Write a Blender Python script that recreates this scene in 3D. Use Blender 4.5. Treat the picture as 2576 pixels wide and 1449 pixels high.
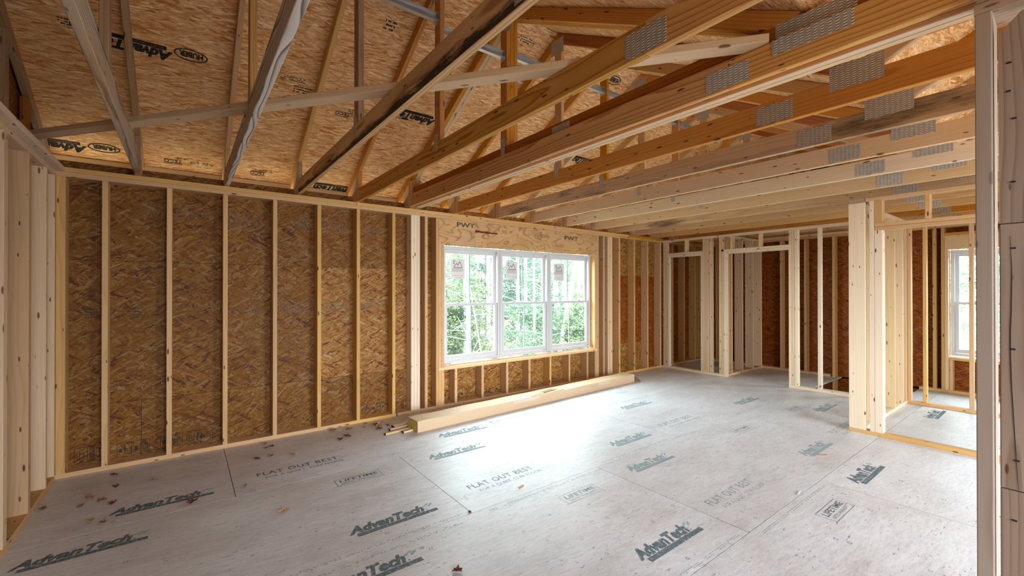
import bpy, bmesh, math, random
from mathutils import Matrix, Vector
random.seed(7)
for o in list(bpy.data.objects): bpy.data.objects.remove(o)
SC = bpy.context.scene
COL = SC.collection
V = Vector

# ------------------------------------------------------------------ camera, sky, exposure
cd = bpy.data.cameras.new('camera'); cam = bpy.data.objects.new('camera', cd); COL.objects.link(cam)
cd.sensor_width = 36.0; cd.lens = 1085.9 * 36.0 / 2576.0; cd.clip_start = 0.02; cd.clip_end = 400
yaw, pit, rol = (math.radians(a) for a in (37.20, 0.209, -0.033))
fw = V((math.sin(yaw)*math.cos(pit), math.cos(yaw)*math.cos(pit), math.sin(pit)))
rt = V((math.cos(yaw), -math.sin(yaw), 0)); up = rt.cross(fw)
rt, up = rt*math.cos(rol)+up*math.sin(rol), up*math.cos(rol)-rt*math.sin(rol)
cam.matrix_world = Matrix(((rt.x, up.x, -fw.x, 0), (rt.y, up.y, -fw.y, 0), (rt.z, up.z, -fw.z, 1.49), (0, 0, 0, 1)))
SC.camera = cam
W = bpy.data.worlds.new('overcast_sky'); SC.world = W; W.use_nodes = True
bg = W.node_tree.nodes['Background']; bg.inputs[0].default_value = (0.86, 0.93, 1.0, 1); bg.inputs[1].default_value = 7.0
SC.view_settings.view_transform = 'Standard'; SC.view_settings.look = 'None'
SC.view_settings.gamma = 1; SC.view_settings.use_curve_mapping = False
SC.view_settings.exposure = 1.8
SC.cycles.use_denoising = True
SC.cycles.max_bounces = 10; SC.cycles.diffuse_bounces = 7; SC.cycles.glossy_bounces = 3
SC.cycles.transparent_max_bounces = 16; SC.cycles.transmission_bounces = 6
SC.cycles.sample_clamp_indirect = 12
SC.cycles.caustics_reflective = False; SC.cycles.caustics_refractive = False

def portal(name, c, nrm, sx, sy):
    """daylight sampling aid: a light portal lying in an opening of the house (adds no light itself)"""
    l = bpy.data.lights.new(name, 'AREA'); l.shape = 'RECTANGLE'; l.size = sx; l.size_y = sy
    l.cycles.is_portal = True
    o = bpy.data.objects.new(name, l); COL.objects.link(o)
    o.location = c; o.rotation_euler = V(nrm).to_track_quat('-Z', 'Y').to_euler()
    return o
portal('daylight_portal', (4.02, 5.06, 1.28), (0, -1, 0), 2.80, 1.60)
portal('daylight_portal', (8.95, 0.30, 1.28), (-1, 0, 0), 1.80, 1.60)
portal('daylight_portal', (3.65, -3.05, 1.25), (0, 1, 0), 2.7, 2.4)
portal('daylight_portal', (0.80, -3.05, 1.25), (0, 1, 0), 1.8, 2.0)

# ------------------------------------------------------------------ materials
def mat(name):
    m = bpy.data.materials.new(name); m.use_nodes = True; nt = m.node_tree
    b = nt.nodes['Principled BSDF']; b.inputs['Roughness'].default_value = 0.75
    b.inputs['Specular IOR Level'].default_value = 0.25
    return m, nt, b
class G:
    """small node-graph helper"""
    def __init__(s, nt): s.nt = nt
    def n(s, t, **k):
        d = s.nt.nodes.new(t)
        for a, v in k.items(): setattr(d, a, v)
        return d
    def l(s, a, b): s.nt.links.new(a, b)
    def put(s, sock, v):
        if hasattr(v, 'is_output'): s.l(v, sock)
        else: sock.default_value = v
    def math(s, op, a, b=0.0, c=None, clamp=False):
        d = s.n('ShaderNodeMath', operation=op); d.use_clamp = clamp
        s.put(d.inputs[0], a); s.put(d.inputs[1], b)
        if c is not None: s.put(d.inputs[2], c)
        return d.outputs[0]
    def vmath(s, op, a, b=(0, 0, 0)):
        d = s.n('ShaderNodeVectorMath', operation=op); s.put(d.inputs[0], a)
        if op == 'SCALE': s.put(d.inputs['Scale'], b)
        else: s.put(d.inputs[1], b)
        return d.outputs['Value'] if op in ('LENGTH', 'DISTANCE', 'DOT_PRODUCT') else d.outputs[0]
    def noise(s, v, scale, detail=2.0, rough=0.5, dist=0.0, col=False):
        d = s.n('ShaderNodeTexNoise'); s.l(v, d.inputs['Vector'])
        d.inputs['Scale'].default_value = scale; d.inputs['Detail'].default_value = detail
        d.inputs['Roughness'].default_value = rough; d.inputs['Distortion'].default_value = dist
        return d.outputs['Color' if col else 'Fac']
    def mix(s, f, a, b, mode='MIX'):
        d = s.n('ShaderNodeMix', data_type='RGBA', blend_type=mode); s.put(d.inputs[0], f)
        for q, v in ((6, a), (7, b)):
            if isinstance(v, tuple) and len(v) == 3: v = v + (1,)
            s.put(d.inputs[q], v)
        return d.outputs[2]
    def ramp(s, f, stops, interp='LINEAR'):
        d = s.n('ShaderNodeValToRGB'); s.l(f, d.inputs[0]); e = d.color_ramp; e.interpolation = interp
        while len(e.elements) < len(stops): e.elements.new(0.5)
        for i, (p, c) in enumerate(stops):
            e.elements[i].position = p; e.elements[i].color = (c, c, c, 1) if not isinstance(c, tuple) else c + (1,)
        return d.outputs[0]
    def step(s, f, lo, hi): return s.ramp(f, [(lo, 0.0), (hi, 1.0)])
    def mapv(s, v, scale=(1, 1, 1), rot=(0, 0, 0), loc=(0, 0, 0)):
        d = s.n('ShaderNodeMapping'); s.put(d.inputs[0], v); d.inputs['Scale'].default_value = scale
        d.inputs['Rotation'].default_value = rot; d.inputs['Location'].default_value = loc
        return d.outputs[0]
    def local(s, k=23.0):
        tc = s.n('ShaderNodeTexCoord'); oi = s.n('ShaderNodeObjectInfo')
        cmb = s.n('ShaderNodeCombineXYZ')
        for i, q in enumerate((k, k*0.37, k*0.61)):
            s.l(s.math('MULTIPLY', oi.outputs['Random'], q), cmb.inputs[i])
        return tc.outputs['Object'], s.vmath('ADD', tc.outputs['Object'], cmb.outputs[0]), oi.outputs['Random']
    def hsv(s, c, h=0.5, sa=1.0, v=1.0):
        d = s.n('ShaderNodeHueSaturation'); s.put(d.inputs['Hue'], h); s.put(d.inputs['Saturation'], sa)
        s.put(d.inputs['Value'], v); s.put(d.inputs['Color'], c); return d.outputs[0]
    def bump(s, b, h, strength=0.2, dist=0.002):
        d = s.n('ShaderNodeBump'); s.l(h, d.inputs['Height']); d.inputs['Strength'].default_value = strength
        d.inputs['Distance'].default_value = dist; s.l(d.outputs[0], b.inputs['Normal'])

def lumber_mat(name, lite, dark, weather=0.0, mould=0.0, ring=0.5, knots=1.0, mould_low=False, wob_=0.07, rs=19.0):
    m, nt, b = mat(name); g = G(nt); raw, co, rnd = g.local()
    cen = g.n('ShaderNodeCombineXYZ')
    g.l(g.math('MULTIPLY', rnd, 40.0), cen.inputs[0])
    g.l(g.math('MULTIPLY', g.math('SUBTRACT', g.math('FRACT', g.math('MULTIPLY', rnd, 13.7)), 0.5), 0.16), cen.inputs[1])
    g.l(g.math('SUBTRACT', -0.015, g.math('MULTIPLY', g.math('FRACT', g.math('MULTIPLY', rnd, 29.3)), 0.12)), cen.inputs[2])
    st = g.vmath('ADD', g.mapv(raw, (0.012, 1, 1)), cen.outputs[0])
    wob = g.vmath('SCALE', g.vmath('SUBTRACT', g.noise(g.mapv(co, (0.9, 4, 4)), 1.0, 2, col=True), (0.5, 0.5, 0.5)), wob_)
    q = g.vmath('ADD', st, wob)
    wv = g.n('ShaderNodeTexWave', wave_type='RINGS', rings_direction='X', wave_profile='SAW')
    g.l(q, wv.inputs['Vector']); wv.inputs['Scale'].default_value = rs; wv.inputs['Distortion'].default_value = 0.6
    wv.inputs['Detail'].default_value = 1.0
    rings = g.math('MULTIPLY', g.ramp(wv.outputs['Fac'], [(0.0, 0.0), (0.62, 0.25), (0.9, 1.0), (1.0, 0.15)]), ring)
    fib = g.noise(g.mapv(co, (3, 160, 160)), 1.0, 2)
    base = g.mix(rings, lite, dark)
    base = g.mix(g.math('MULTIPLY', g.math('SUBTRACT', fib, 0.5), 0.55), base, tuple(c*0.55 for c in dark))
    tone = g.noise(g.mapv(co, (0.5, 2.5, 2.5)), 1.0, 2)
    base = g.hsv(base, g.math('ADD', 0.487, g.math('MULTIPLY', rnd, 0.009)), g.math('ADD', 0.95, g.math('MULTIPLY', rnd, 0.25)),
                 g.math('ADD', 0.80, g.math('ADD', g.math('MULTIPLY', tone, 0.26), g.math('MULTIPLY', g.math('FRACT', g.math('MULTIPLY', rnd, 7.3)), 0.16))))
    if knots:
        vo = g.n('ShaderNodeTexVoronoi', voronoi_dimensions='2D'); vo.inputs['Scale'].default_value = 1.0
        s3 = g.n('ShaderNodeSeparateXYZ'); g.l(co, s3.inputs[0]); c3 = g.n('ShaderNodeCombineXYZ')
        g.l(g.math('MULTIPLY', s3.outputs[0], 4.6), c3.inputs[0]); g.l(g.math('MULTIPLY', g.math('ADD', s3.outputs[1], s3.outputs[2]), 17.0), c3.inputs[1])
        g.l(c3.outputs[0], vo.inputs['Vector'])
        sep = g.n('ShaderNodeSeparateColor'); g.l(vo.outputs['Color'], sep.inputs[0])
        on = g.step(sep.outputs[0], 0.62, 0.65)
        rad = g.math('ADD', 0.04, g.math('MULTIPLY', sep.outputs[1], 0.11))
        kn = g.math('MULTIPLY', g.math('SUBTRACT', 1.0, g.math('DIVIDE', vo.outputs['Distance'], rad), clamp=True), on)
        kn = g.math('MULTIPLY', g.step(kn, 0.03, 0.4), knots)
        base = g.mix(kn, base, (0.13, 0.055, 0.02))
    if weather:
        wz = g.noise(g.mapv(co, (0.6, 9, 9)), 1.0, 3)
        wz = g.math('MULTIPLY', g.step(wz, 0.35, 0.65), weather)
        grey = g.mix(rings, (0.50, 0.46, 0.43), (0.20, 0.17, 0.15))
        base = g.mix(wz, base, grey)
    if mould:
        mz = g.noise(g.mapv(co, (2.0, 12, 12)), 1.0, 5, 0.7)
        if mould_low:
            sx = g.n('ShaderNodeSeparateXYZ'); g.l(raw, sx.inputs[0])
            low = g.math('SUBTRACT', 0.42, g.math('MULTIPLY', sx.outputs[1], 9.0))
            mz = g.math('ADD', g.math('MULTIPLY', mz, 0.7), g.math('MULTIPLY', low, 0.45))
            mk = g.math('MULTIPLY', g.math('MULTIPLY', g.step(mz, 0.60, 0.72), g.math('GREATER_THAN', sx.outputs[1], -0.0675)), mould)
        else:
            pat = g.noise(g.mapv(co, (0.9, 3, 3)), 1.0, 1)
            mk = g.math('MULTIPLY', g.step(g.math('ADD', g.math('MULTIPLY', mz, 0.5), g.math('MULTIPLY', pat, 0.5)), 0.53, 0.66), mould)
        base = g.mix(mk, base, (0.035, 0.028, 0.024))
    g.l(base, b.inputs['Base Color']); g.bump(b, fib, 0.12, 0.001)
    return m

def osb_mat(name, tone=1.0, sat=1.0, strand=1.0, red=0.0, along=False, hue=0.5):
    m, nt, b = mat(name); g = G(nt); raw, co, rnd = g.local(31.0)
    wob = g.vmath('SCALE', g.vmath('SUBTRACT', g.noise(co, 9.0, 2, col=True), (0.5, 0.5, 0.5)), 0.035)
    co2 = g.vmath('ADD', co, wob)
    angs = (0.05, 0.38, -0.34, 0.16, -0.15) if along else (0.10, 0.95, -0.85, 0.5, -0.42)
    def layer(ang, off, sx, sy):
        vo = g.n('ShaderNodeTexVoronoi'); vo.inputs['Scale'].default_value = strand
        g.l(g.mapv(g.mapv(co2, (1, 1, 1), (0, 0, ang), off), (sx, sy, 30.0)), vo.inputs['Vector'])
        sp = g.n('ShaderNodeSeparateColor'); g.l(vo.outputs['Color'], sp.inputs[0])
        return sp.outputs[0], sp.outputs[1], vo.outputs['Distance']
    L_ = [layer(a, (0.7*k, 0.31*k, 0), (9, 8.5, 8.5, 7, 12)[k], (64, 66, 62, 50, 90)[k]) for k, a in enumerate(angs)]
    n1 = g.noise(co, 14.0, 1)
    def mx(f, x, y):
        k = g.n('ShaderNodeMix', data_type='FLOAT'); g.put(k.inputs[0], f); g.put(k.inputs[2], x); g.put(k.inputs[3], y); return k.outputs[0]
    val, dis = L_[0][0], L_[0][2]
    for k, th in ((1, 0.60), (2, 0.62), (3, 0.76), (4, 0.74)):
        f = g.step(g.math('ADD', L_[k][1], g.math('MULTIPLY', n1, 0.2)), th, th+0.01)
        val, dis = mx(f, val, L_[k][0]), mx(f, dis, L_[k][2])
    t = tone
    rr = 1.06 + red
    lo = [(0.0, (0.15*t*rr, 0.055*t, 0.018*t)), (0.07, (0.26*t*rr, 0.105*t, 0.035*t)), (0.18, (0.40*t*rr, 0.21*t, 0.075*t)), (0.55, (0.52*t*rr, 0.31*t, 0.125*t)), (0.85, (0.62*t*rr, 0.41*t, 0.195*t)), (1.0, (0.70*t, 0.52*t, 0.29*t))]
    if along: lo = [(0.0, (0.30*t, 0.12*t, 0.05*t)), (0.10, (0.43*t, 0.225*t, 0.105*t)), (0.4, (0.52*t, 0.31*t, 0.165*t)), (0.8, (0.59*t, 0.385*t, 0.225*t)), (1.0, (0.66*t, 0.48*t, 0.31*t))]
    col = g.ramp(val, lo)
    fine = g.noise(g.mapv(co2, (40, 240, 40)), 1.0, 2)
    col = g.mix(0.45, col, g.ramp(fine, [(0.25, 0.35), (0.75, 0.78)]), 'OVERLAY')
    edge = g.math('MULTIPLY', g.step(dis, 0.42, 0.75), 0.35)
    col = g.mix(edge, col, (0.16*t*rr, 0.075*t, 0.03*t))
    fl = g.noise(g.mapv(co, (28, 120, 30), (0, 0, 0.1)), 1.0, 2)
    col = g.mix(g.math('MULTIPLY', g.step(fl, 0.66, 0.72), 0.6), col, (0.12*t*rr, 0.05*t, 0.02*t))
    for ang, lc, th, am in ((0.75, (0.72*t, 0.50*t, 0.26*t), 0.66, 0.55), (-0.6, (0.72*t, 0.52*t, 0.28*t), 0.67, 0.5), (-0.95, (0.17*t*rr, 0.06*t, 0.02*t), 0.69, 0.7), (0.4, (0.20*t*rr, 0.075*t, 0.025*t), 0.69, 0.6)):
        if along: ang *= 0.4
        nd = g.noise(g.mapv(g.mapv(co2, (1, 1, 1), (0, 0, ang), (ang, 1.7*ang, 0)), (9, 85, 30)), 1.0, 1, 0.5)
        col = g.mix(g.math('MULTIPLY', g.step(nd, th, th+0.03), am*(0.6 if along else 1.0)), col, lc)
    big = g.noise(co, 1.3, 2)
    col = g.hsv(col, hue, sat, g.math('ADD', 0.82, g.math('MULTIPLY', big, 0.36)))
    g.l(col, b.inputs['Base Color']); g.bump(b, dis, 0.25, 0.002); b.inputs['Roughness'].default_value = 0.6
    return m

def subfloor_mat():
    m, nt, b = mat('weathered_subfloor'); g = G(nt); raw, co, rnd = g.local(17.0)
    n1 = g.noise(g.mapv(co, (2.0, 5.0, 2)), 1.0, 4)
    col = g.ramp(n1, [(0.25, (0.545, 0.54, 0.56)), (0.5, (0.635, 0.65, 0.69)), (0.75, (0.69, 0.715, 0.765))])
    fib = g.noise(g.mapv(co, (14, 75, 20)), 1.0, 3, 0.65)
    col = g.mix(g.math('MULTIPLY', g.step(fib, 0.42, 0.75), 0.30), col, (0.36, 0.29, 0.25))
    vo = g.n('ShaderNodeTexVoronoi'); vo.inputs['Scale'].default_value = 1.0
    wv = g.vmath('ADD', co, g.vmath('SCALE', g.vmath('SUBTRACT', g.noise(co, 11.0, 2, col=True), (0.5, 0.5, 0.5)), 0.03))
    g.l(g.mapv(g.mapv(wv, (1, 1, 1), (0, 0, 0.12)), (11, 66, 30)), vo.inputs['Vector'])
    sp = g.n('ShaderNodeSeparateColor'); g.l(vo.outputs['Color'], sp.inputs[0])
    col = g.mix(g.math('MULTIPLY', g.step(sp.outputs[0], 0.0, 0.5), 0.0), col, col)
    col = g.mix(0.42, col, g.ramp(sp.outputs[1], [(0.0, 0.30), (0.12, 0.44), (0.5, 0.5), (0.85, 0.56), (1.0, 0.68)]), 'OVERLAY')
    gr = g.noise(g.mapv(co, (60, 150, 60)), 1.0, 3, 0.7)
    col = g.mix(0.55, col, g.ramp(gr, [(0.3, 0.36), (0.7, 0.64)]), 'OVERLAY')
    big = g.noise(co, 0.9, 3)
    col = g.mix(g.math('MULTIPLY', g.step(big, 0.45, 0.75), 0.35), col, (0.46, 0.40, 0.36))
    fl = g.noise(g.mapv(co, (22, 70, 30)), 1.0, 2, 0.6)
    col = g.mix(g.math('MULTIPLY', g.step(fl, 0.665, 0.72), 0.75), col, (0.13, 0.10, 0.10))
    f2 = g.noise(g.mapv(co, (9, 30, 30), (0, 0, 0.3)), 1.0, 3, 0.7)
    col = g.mix(g.math('MULTIPLY', g.step(f2, 0.68, 0.74), 0.45), col, (0.34, 0.20, 0.17))
    f3 = g.noise(g.mapv(co, (13, 36, 30), (0, 0, -0.2), (4, 4, 4)), 1.0, 3, 0.7)
    col = g.mix(g.math('MULTIPLY', g.step(f3, 0.66, 0.72), 0.5), col, (0.72, 0.70, 0.68))
    g.l(col, b.inputs['Base Color']); b.inputs['Roughness'].default_value = 0.45; b.inputs['Specular IOR Level'].default_value = 0.55
    g.bump(b, fib, 0.1, 0.001)
    return m

def lvl_mat():
    m, nt, b = mat('veneer_beam'); g = G(nt); raw, co, rnd = g.local(11.0)
    nz = g.noise(g.mapv(co, (2.0, 5.5, 5)), 1.0, 2, 0.45, 0.7)
    lines = g.math('ABSOLUTE', g.math('SUBTRACT', g.math('FRACT', g.math('MULTIPLY', nz, 6.5)), 0.5))
    ln = g.ramp(lines, [(0.0, 1.0), (0.07, 0.55), (0.16, 0.0)])
    reg = g.noise(g.mapv(co, (1.5, 3, 3)), 1.0, 2)
    base = g.ramp(reg, [(0.3, (0.50, 0.29, 0.12)), (0.5, (0.60, 0.38, 0.18)), (0.7, (0.55, 0.36, 0.21))])
    base = g.mix(g.math('MULTIPLY', ln, 0.75), base, (0.25, 0.12, 0.05))
    st = g.noise(g.mapv(co, (3, 70, 70)), 1.0, 2)
    base = g.mix(g.math('MULTIPLY', g.step(st, 0.4, 0.7), 0.25), base, (0.40, 0.22, 0.09))
    g.l(base, b.inputs['Base Color']); return m

def plate_mat():
    m, nt, b = mat('galvanised_nail_plate'); g = G(nt); raw, co, rnd = g.local(0.0)
    sx = g.n('ShaderNodeSeparateXYZ'); g.l(co, sx.inputs[0])
    cl = g.step(g.math('SINE', g.math('MULTIPLY', sx.outputs[0], 2*math.pi/0.0255)), 0.0, 0.35)
    slt = g.math('SINE', g.math('ADD', g.math('MULTIPLY', sx.outputs[1], 2*math.pi/0.0115), g.math('MULTIPLY', sx.outputs[0], 90.0)))
    hi = g.math('MULTIPLY', cl, g.step(slt, 0.05, 0.5)); lo = g.math('MULTIPLY', cl, g.step(g.math('MULTIPLY', slt, -1.0), 0.2, 0.6))
    bc = g.mix(lo, g.mix(hi, (0.40, 0.375, 0.34), (0.85, 0.84, 0.81)), (0.13, 0.115, 0.10))
    nz = g.noise(co, 30.0, 2)
    col = g.mix(0.35, bc, g.ramp(nz, [(0.3, 0.25), (0.7, 0.6)]), 'OVERLAY')
    g.l(col, b.inputs['Base Color']); b.inputs['Metallic'].default_value = 0.0; b.inputs['Roughness'].default_value = 0.45; b.inputs['Specular IOR Level'].default_value = 0.6
    return m

def plain_mat(name, col, rough=0.7, metal=0.0, var=0.0, scale=6.0, spec=0.25):
    m, nt, b = mat(name); g = G(nt); raw, co, rnd = g.local()
    n = g.noise(co, scale, 3)
    v = g.math('ADD', 1.0-var*0.5, g.math('MULTIPLY', n, var))
    if var: v = g.math('ADD', v, g.math('MULTIPLY', g.math('SUBTRACT', rnd, 0.5), var*0.6))
    g.l(g.hsv(col+(1,), 0.5, 1.0, v), b.inputs['Base Color'])
    b.inputs['Roughness'].default_value = rough; b.inputs['Metallic'].default_value = metal
    b.inputs['Specular IOR Level'].default_value = spec
    return m

def ink_mat(name, col, wear):
    m, nt, b = mat(name); g = G(nt); raw, co, rnd = g.local()
    b.inputs['Base Color'].default_value = col+(1,); b.inputs['Roughness'].default_value = 0.8
    n = g.noise(g.mapv(co, (1, 1, 1)), 70.0, 3, 0.7)
    a = g.ramp(n, [(wear-0.12, 1.0), (wear+0.16, 0.18)])
    g.l(a, b.inputs['Alpha']); return m

def glass_mat():
    m, nt, b = mat('window_glass'); g = G(nt); nt.nodes.remove(b)
    out = nt.nodes['Material Output']
    tr = g.n('ShaderNodeBsdfTransparent'); tr.inputs[0].default_value = (0.90, 0.97, 0.95, 1)
    gl = g.n('ShaderNodeBsdfGlossy'); gl.inputs['Roughness'].default_value = 0.02
    fr = g.n('ShaderNodeFresnel'); fr.inputs[0].default_value = 1.45
    mx = g.n('ShaderNodeMixShader'); ge = g.n('ShaderNodeNewGeometry'); g.l(g.math('MULTIPLY', fr.outputs[0], g.math('SUBTRACT', 1.0, ge.outputs['Backfacing'])), mx.inputs[0]); g.l(tr.outputs[0], mx.inputs[1]); g.l(gl.outputs[0], mx.inputs[2])
    g.l(mx.outputs[0], out.inputs[0]); return m

def leaf_mat(name, c1, c2):
    m, nt, b = mat(name); g = G(nt); raw, co, rnd = g.local()
    out = nt.nodes['Material Output']
    n = g.noise(co, 2.2, 3)
    col = g.mix(g.step(n, 0.35, 0.65), c1, c2)
    g.l(col, b.inputs['Base Color']); b.inputs['Roughness'].default_value = 0.8
    tl = g.n('ShaderNodeBsdfTranslucent'); g.l(col, tl.inputs[0])
    mx = g.n('ShaderNodeMixShader'); mx.inputs[0].default_value = 0.4
    g.l(b.outputs[0], mx.inputs[1]); g.l(tl.outputs[0], mx.inputs[2]); g.l(mx.outputs[0], out.inputs[0])
    return m

PINE = lumber_mat('spruce_lumber', (0.62, 0.425, 0.205), (0.49, 0.285, 0.105), ring=0.45)
PALE = lumber_mat('pale_spruce_lumber', (0.69, 0.535, 0.34), (0.60, 0.41, 0.225), ring=0.35, knots=0.9)
WHITE = lumber_mat('fresh_white_lumber', (0.73, 0.62, 0.46), (0.66, 0.52, 0.35), ring=0.3)
AMBER = lumber_mat('amber_pine_lumber', (0.60, 0.325, 0.09), (0.45, 0.20, 0.04), ring=0.8)
GOLD = lumber_mat('golden_pine_lumber', (0.68, 0.43, 0.165), (0.42, 0.19, 0.045), ring=1.0)
RUST = lumber_mat('rust_pine_lumber', (0.42, 0.19, 0.06), (0.28, 0.10, 0.03), ring=0.8)
GREY = lumber_mat('grey_weathered_lumber', (0.60, 0.46, 0.27), (0.34, 0.22, 0.11), weather=0.85, mould=0.6, ring=1.0)
STRIPE = lumber_mat('silver_striped_lumber', (0.78, 0.74, 0.70), (0.13, 0.11, 0.10), weather=0.0, ring=1.0, knots=0, wob_=0.10, rs=24.0)
MOULD = lumber_mat('mould_stained_lumber', (0.78, 0.56, 0.25), (0.46, 0.23, 0.06), mould=0.97, ring=0.95, mould_low=True)
SPOT = lumber_mat('mould_spotted_lumber', (0.58, 0.43, 0.25), (0.44, 0.28, 0.13), mould=0.8, weather=0.35, ring=0.6)
DUSK = lumber_mat('dusty_brown_lumber', (0.40, 0.285, 0.175), (0.30, 0.19, 0.10), weather=0.25, ring=0.7)
DUSKP = lumber_mat('dim_brown_post', (0.36, 0.29, 0.22), (0.27, 0.205, 0.145), weather=0.25, ring=0.6, knots=0.7)
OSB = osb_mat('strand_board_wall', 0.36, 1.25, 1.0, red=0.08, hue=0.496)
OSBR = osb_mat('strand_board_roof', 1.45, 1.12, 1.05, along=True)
OSBLIT = osb_mat('strand_board_lit', 0.56, 1.18, 1.0, red=0.04, hue=0.497)  # lit copy of the wall board, brightness put into its colour
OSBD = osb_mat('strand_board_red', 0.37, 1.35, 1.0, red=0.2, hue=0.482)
FLOORM = subfloor_mat(); LVL = lvl_mat(); NAILP = plate_mat(); GLASS = glass_mat()
VINYL = plain_mat('white_vinyl', (0.60, 0.605, 0.625), 0.35, 0, 0.03, spec=0.4)
MUNT = plain_mat('grille_bar_vinyl', (0.55, 0.66, 0.65), 0.4, 0, 0.03)
STEEL = plain_mat('blue_grey_steel', (0.50, 0.53, 0.56), 0.33, 0.6, 0.15)
CARD = plain_mat('brown_cardboard', (0.60, 0.43, 0.27), 0.6, 0, 0.08, 9, 0.4)
CARDT = plain_mat('lit_cardboard_top', (0.66, 0.55, 0.43), 0.8, 0, 0.08, 9)  # lighter cardboard copy standing in for window light on top, not applied
TAPE = plain_mat('packing_tape', (0.62, 0.52, 0.40), 0.3, 0, 0.05)
YELL = plain_mat('yellow_label', (0.62, 0.58, 0.06), 0.6, 0, 0.1)
BLACK = plain_mat('black_plastic', (0.03, 0.03, 0.03), 0.6)
LBLOCK = plain_mat('light_block_sheet', (0.035, 0.025, 0.02), 0.9)  # for dark sheets added behind panels to stop daylight through seams
STAIN = plain_mat('red_brown_stain', (0.14, 0.025, 0.015), 0.8, 0, 0.4, 14)
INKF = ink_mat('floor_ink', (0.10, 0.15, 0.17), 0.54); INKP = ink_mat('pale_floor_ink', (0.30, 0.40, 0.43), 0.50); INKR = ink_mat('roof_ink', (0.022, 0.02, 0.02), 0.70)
INKW = ink_mat('wall_ink', (0.05, 0.045, 0.035), 0.55); INKL = ink_mat('faint_ink', (0.22, 0.17, 0.13), 0.50)
INKB = ink_mat('blue_ink', (0.28, 0.50, 0.60), 0.55)
PAPER = plain_mat('sticker_paper', (0.74, 0.72, 0.73), 0.8)
SLOGO = plain_mat('sticker_grey_print', (0.28, 0.26, 0.26), 0.8); SBLUE = plain_mat('sticker_blue_print', (0.16, 0.48, 0.60), 0.8)
STEXT = plain_mat('sticker_text_print', (0.40, 0.38, 0.40), 0.8)
LEAFB = plain_mat('dead_leaf_brown', (0.28, 0.13, 0.06), 0.8, 0, 0.5, 30); LEAFR = plain_mat('dead_leaf_red', (0.15, 0.035, 0.035), 0.8, 0, 0.4, 30)
LEAFT = plain_mat('dead_leaf_tan', (0.45, 0.29, 0.16), 0.8, 0, 0.4, 30)
BARK = plain_mat('pale_bark', (0.50, 0.47, 0.47), 0.9, 0, 0.4, 5); BARKD = plain_mat('grey_bark', (0.24, 0.22, 0.21), 0.9, 0, 0.4, 5)
SOIL = plain_mat('forest_floor', (0.20, 0.17, 0.11), 0.95, 0, 0.7, 1.2)
GRN = [leaf_mat('spruce_needles', (0.08, 0.125, 0.10), (0.125, 0.175, 0.14)), leaf_mat('yellow_green_leaves', (0.195, 0.215, 0.125), (0.155, 0.19, 0.12)),
       leaf_mat('mid_green_leaves', (0.10, 0.145, 0.105), (0.15, 0.20, 0.135))]

# ------------------------------------------------------------------ helpers
CACHE = {}
def link(name, me, parent=None, M=None, m=None):
    o = bpy.data.objects.new(name, me); COL.objects.link(o)
    if m is not None and not me.materials: me.materials.append(m)
    if m is not None and me.materials[0] is not m:
        o.data = me.copy(); o.data.materials[0] = m
    if M is not None: o.matrix_world = M
    if parent is not None:
        o.parent = parent; o.matrix_parent_inverse = parent.matrix_basis.inverted()
    return o
def tag(o, label, cat, group=None, kind=None):
    o['label'] = label; o['category'] = cat
    if group: o['group'] = group
    if kind: o['kind'] = kind
    return o
def empty(name, at, label, cat, group=None, kind=None):
    o = bpy.data.objects.new(name, None); COL.objects.link(o); o.location = at; o.empty_display_size = 0.1
    return tag(o, label, cat, group, kind)
def mesh(key, verts, faces, m, smooth=False):
    me = bpy.data.meshes.new(str(key)); me.from_pydata([tuple(v) for v in verts], [], faces); me.update()
    if m: me.materials.append(m)
    if smooth:
        for p in me.polygons: p.use_smooth = True
    return me
def prism(L, a, b, m, c=0.0028):
    """a stick of lumber L x a x b with eased long edges"""
    k = ('prism', round(L, 4), round(a, 4), round(b, 4), m.name)
    if k in CACHE: return CACHE[k]
    a2, b2 = a/2, b/2; c = min(c, a2*0.4, b2*0.4)
    P = [(-a2+c, -b2), (a2-c, -b2), (a2, -b2+c), (a2, b2-c), (a2-c, b2), (-a2+c, b2), (-a2, b2-c), (-a2, -b2+c)]
    vs = [(-L/2, y, z) for y, z in P] + [(L/2, y, z) for y, z in P]
    fs = [tuple(range(7, -1, -1)), tuple(range(8, 16))] + [(i, (i+1) % 8, 8+(i+1) % 8, 8+i) for i in range(8)]
    CACHE[k] = mesh('lumber', vs, fs, m); return CACHE[k]
def frame(o, x, y, z):
    return Matrix(((x[0], y[0], z[0], o[0]), (x[1], y[1], z[1], o[1]), (x[2], y[2], z[2], o[2]), (0, 0, 0, 1)))
EX, EY, EZ = V((1, 0, 0)), V((0, 1, 0)), V((0, 0, 1))
def stick(name, x, y, z, m, parent=None):
    """axis-aligned lumber filling the box x=(x0,x1) y=(..) z=(..); its local X runs along the grain"""
    d = (x[1]-x[0], y[1]-y[0], z[1]-z[0]); c = ((x[0]+x[1])/2, (y[0]+y[1])/2, (z[0]+z[1])/2)
    i = max(range(3), key=lambda k: d[k])
    if i == 0: return link(name, prism(d[0], d[1], d[2], m), parent, frame(c, EX, EY, EZ), m)
    if i == 1: return link(name, prism(d[1], d[2], d[0], m), parent, frame(c, EY, EZ, EX), m)
    return link(name, prism(d[2], d[0], d[1], m), parent, frame(c, EZ, EX, EY), m)
def beam(name, p0, p1, t, d, m, parent=None, side=EX):
    """slanted lumber from p0 to p1; t thick along 'side', d deep"""
    p0, p1 = V(p0), V(p1); x = (p1-p0).normalized(); s = (side - x*side.dot(x)).normalized(); z = x.cross(s)
    return link(name, prism((p1-p0).length, t, d, m), parent, frame((p0+p1)/2, x, s, z), m)
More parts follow.
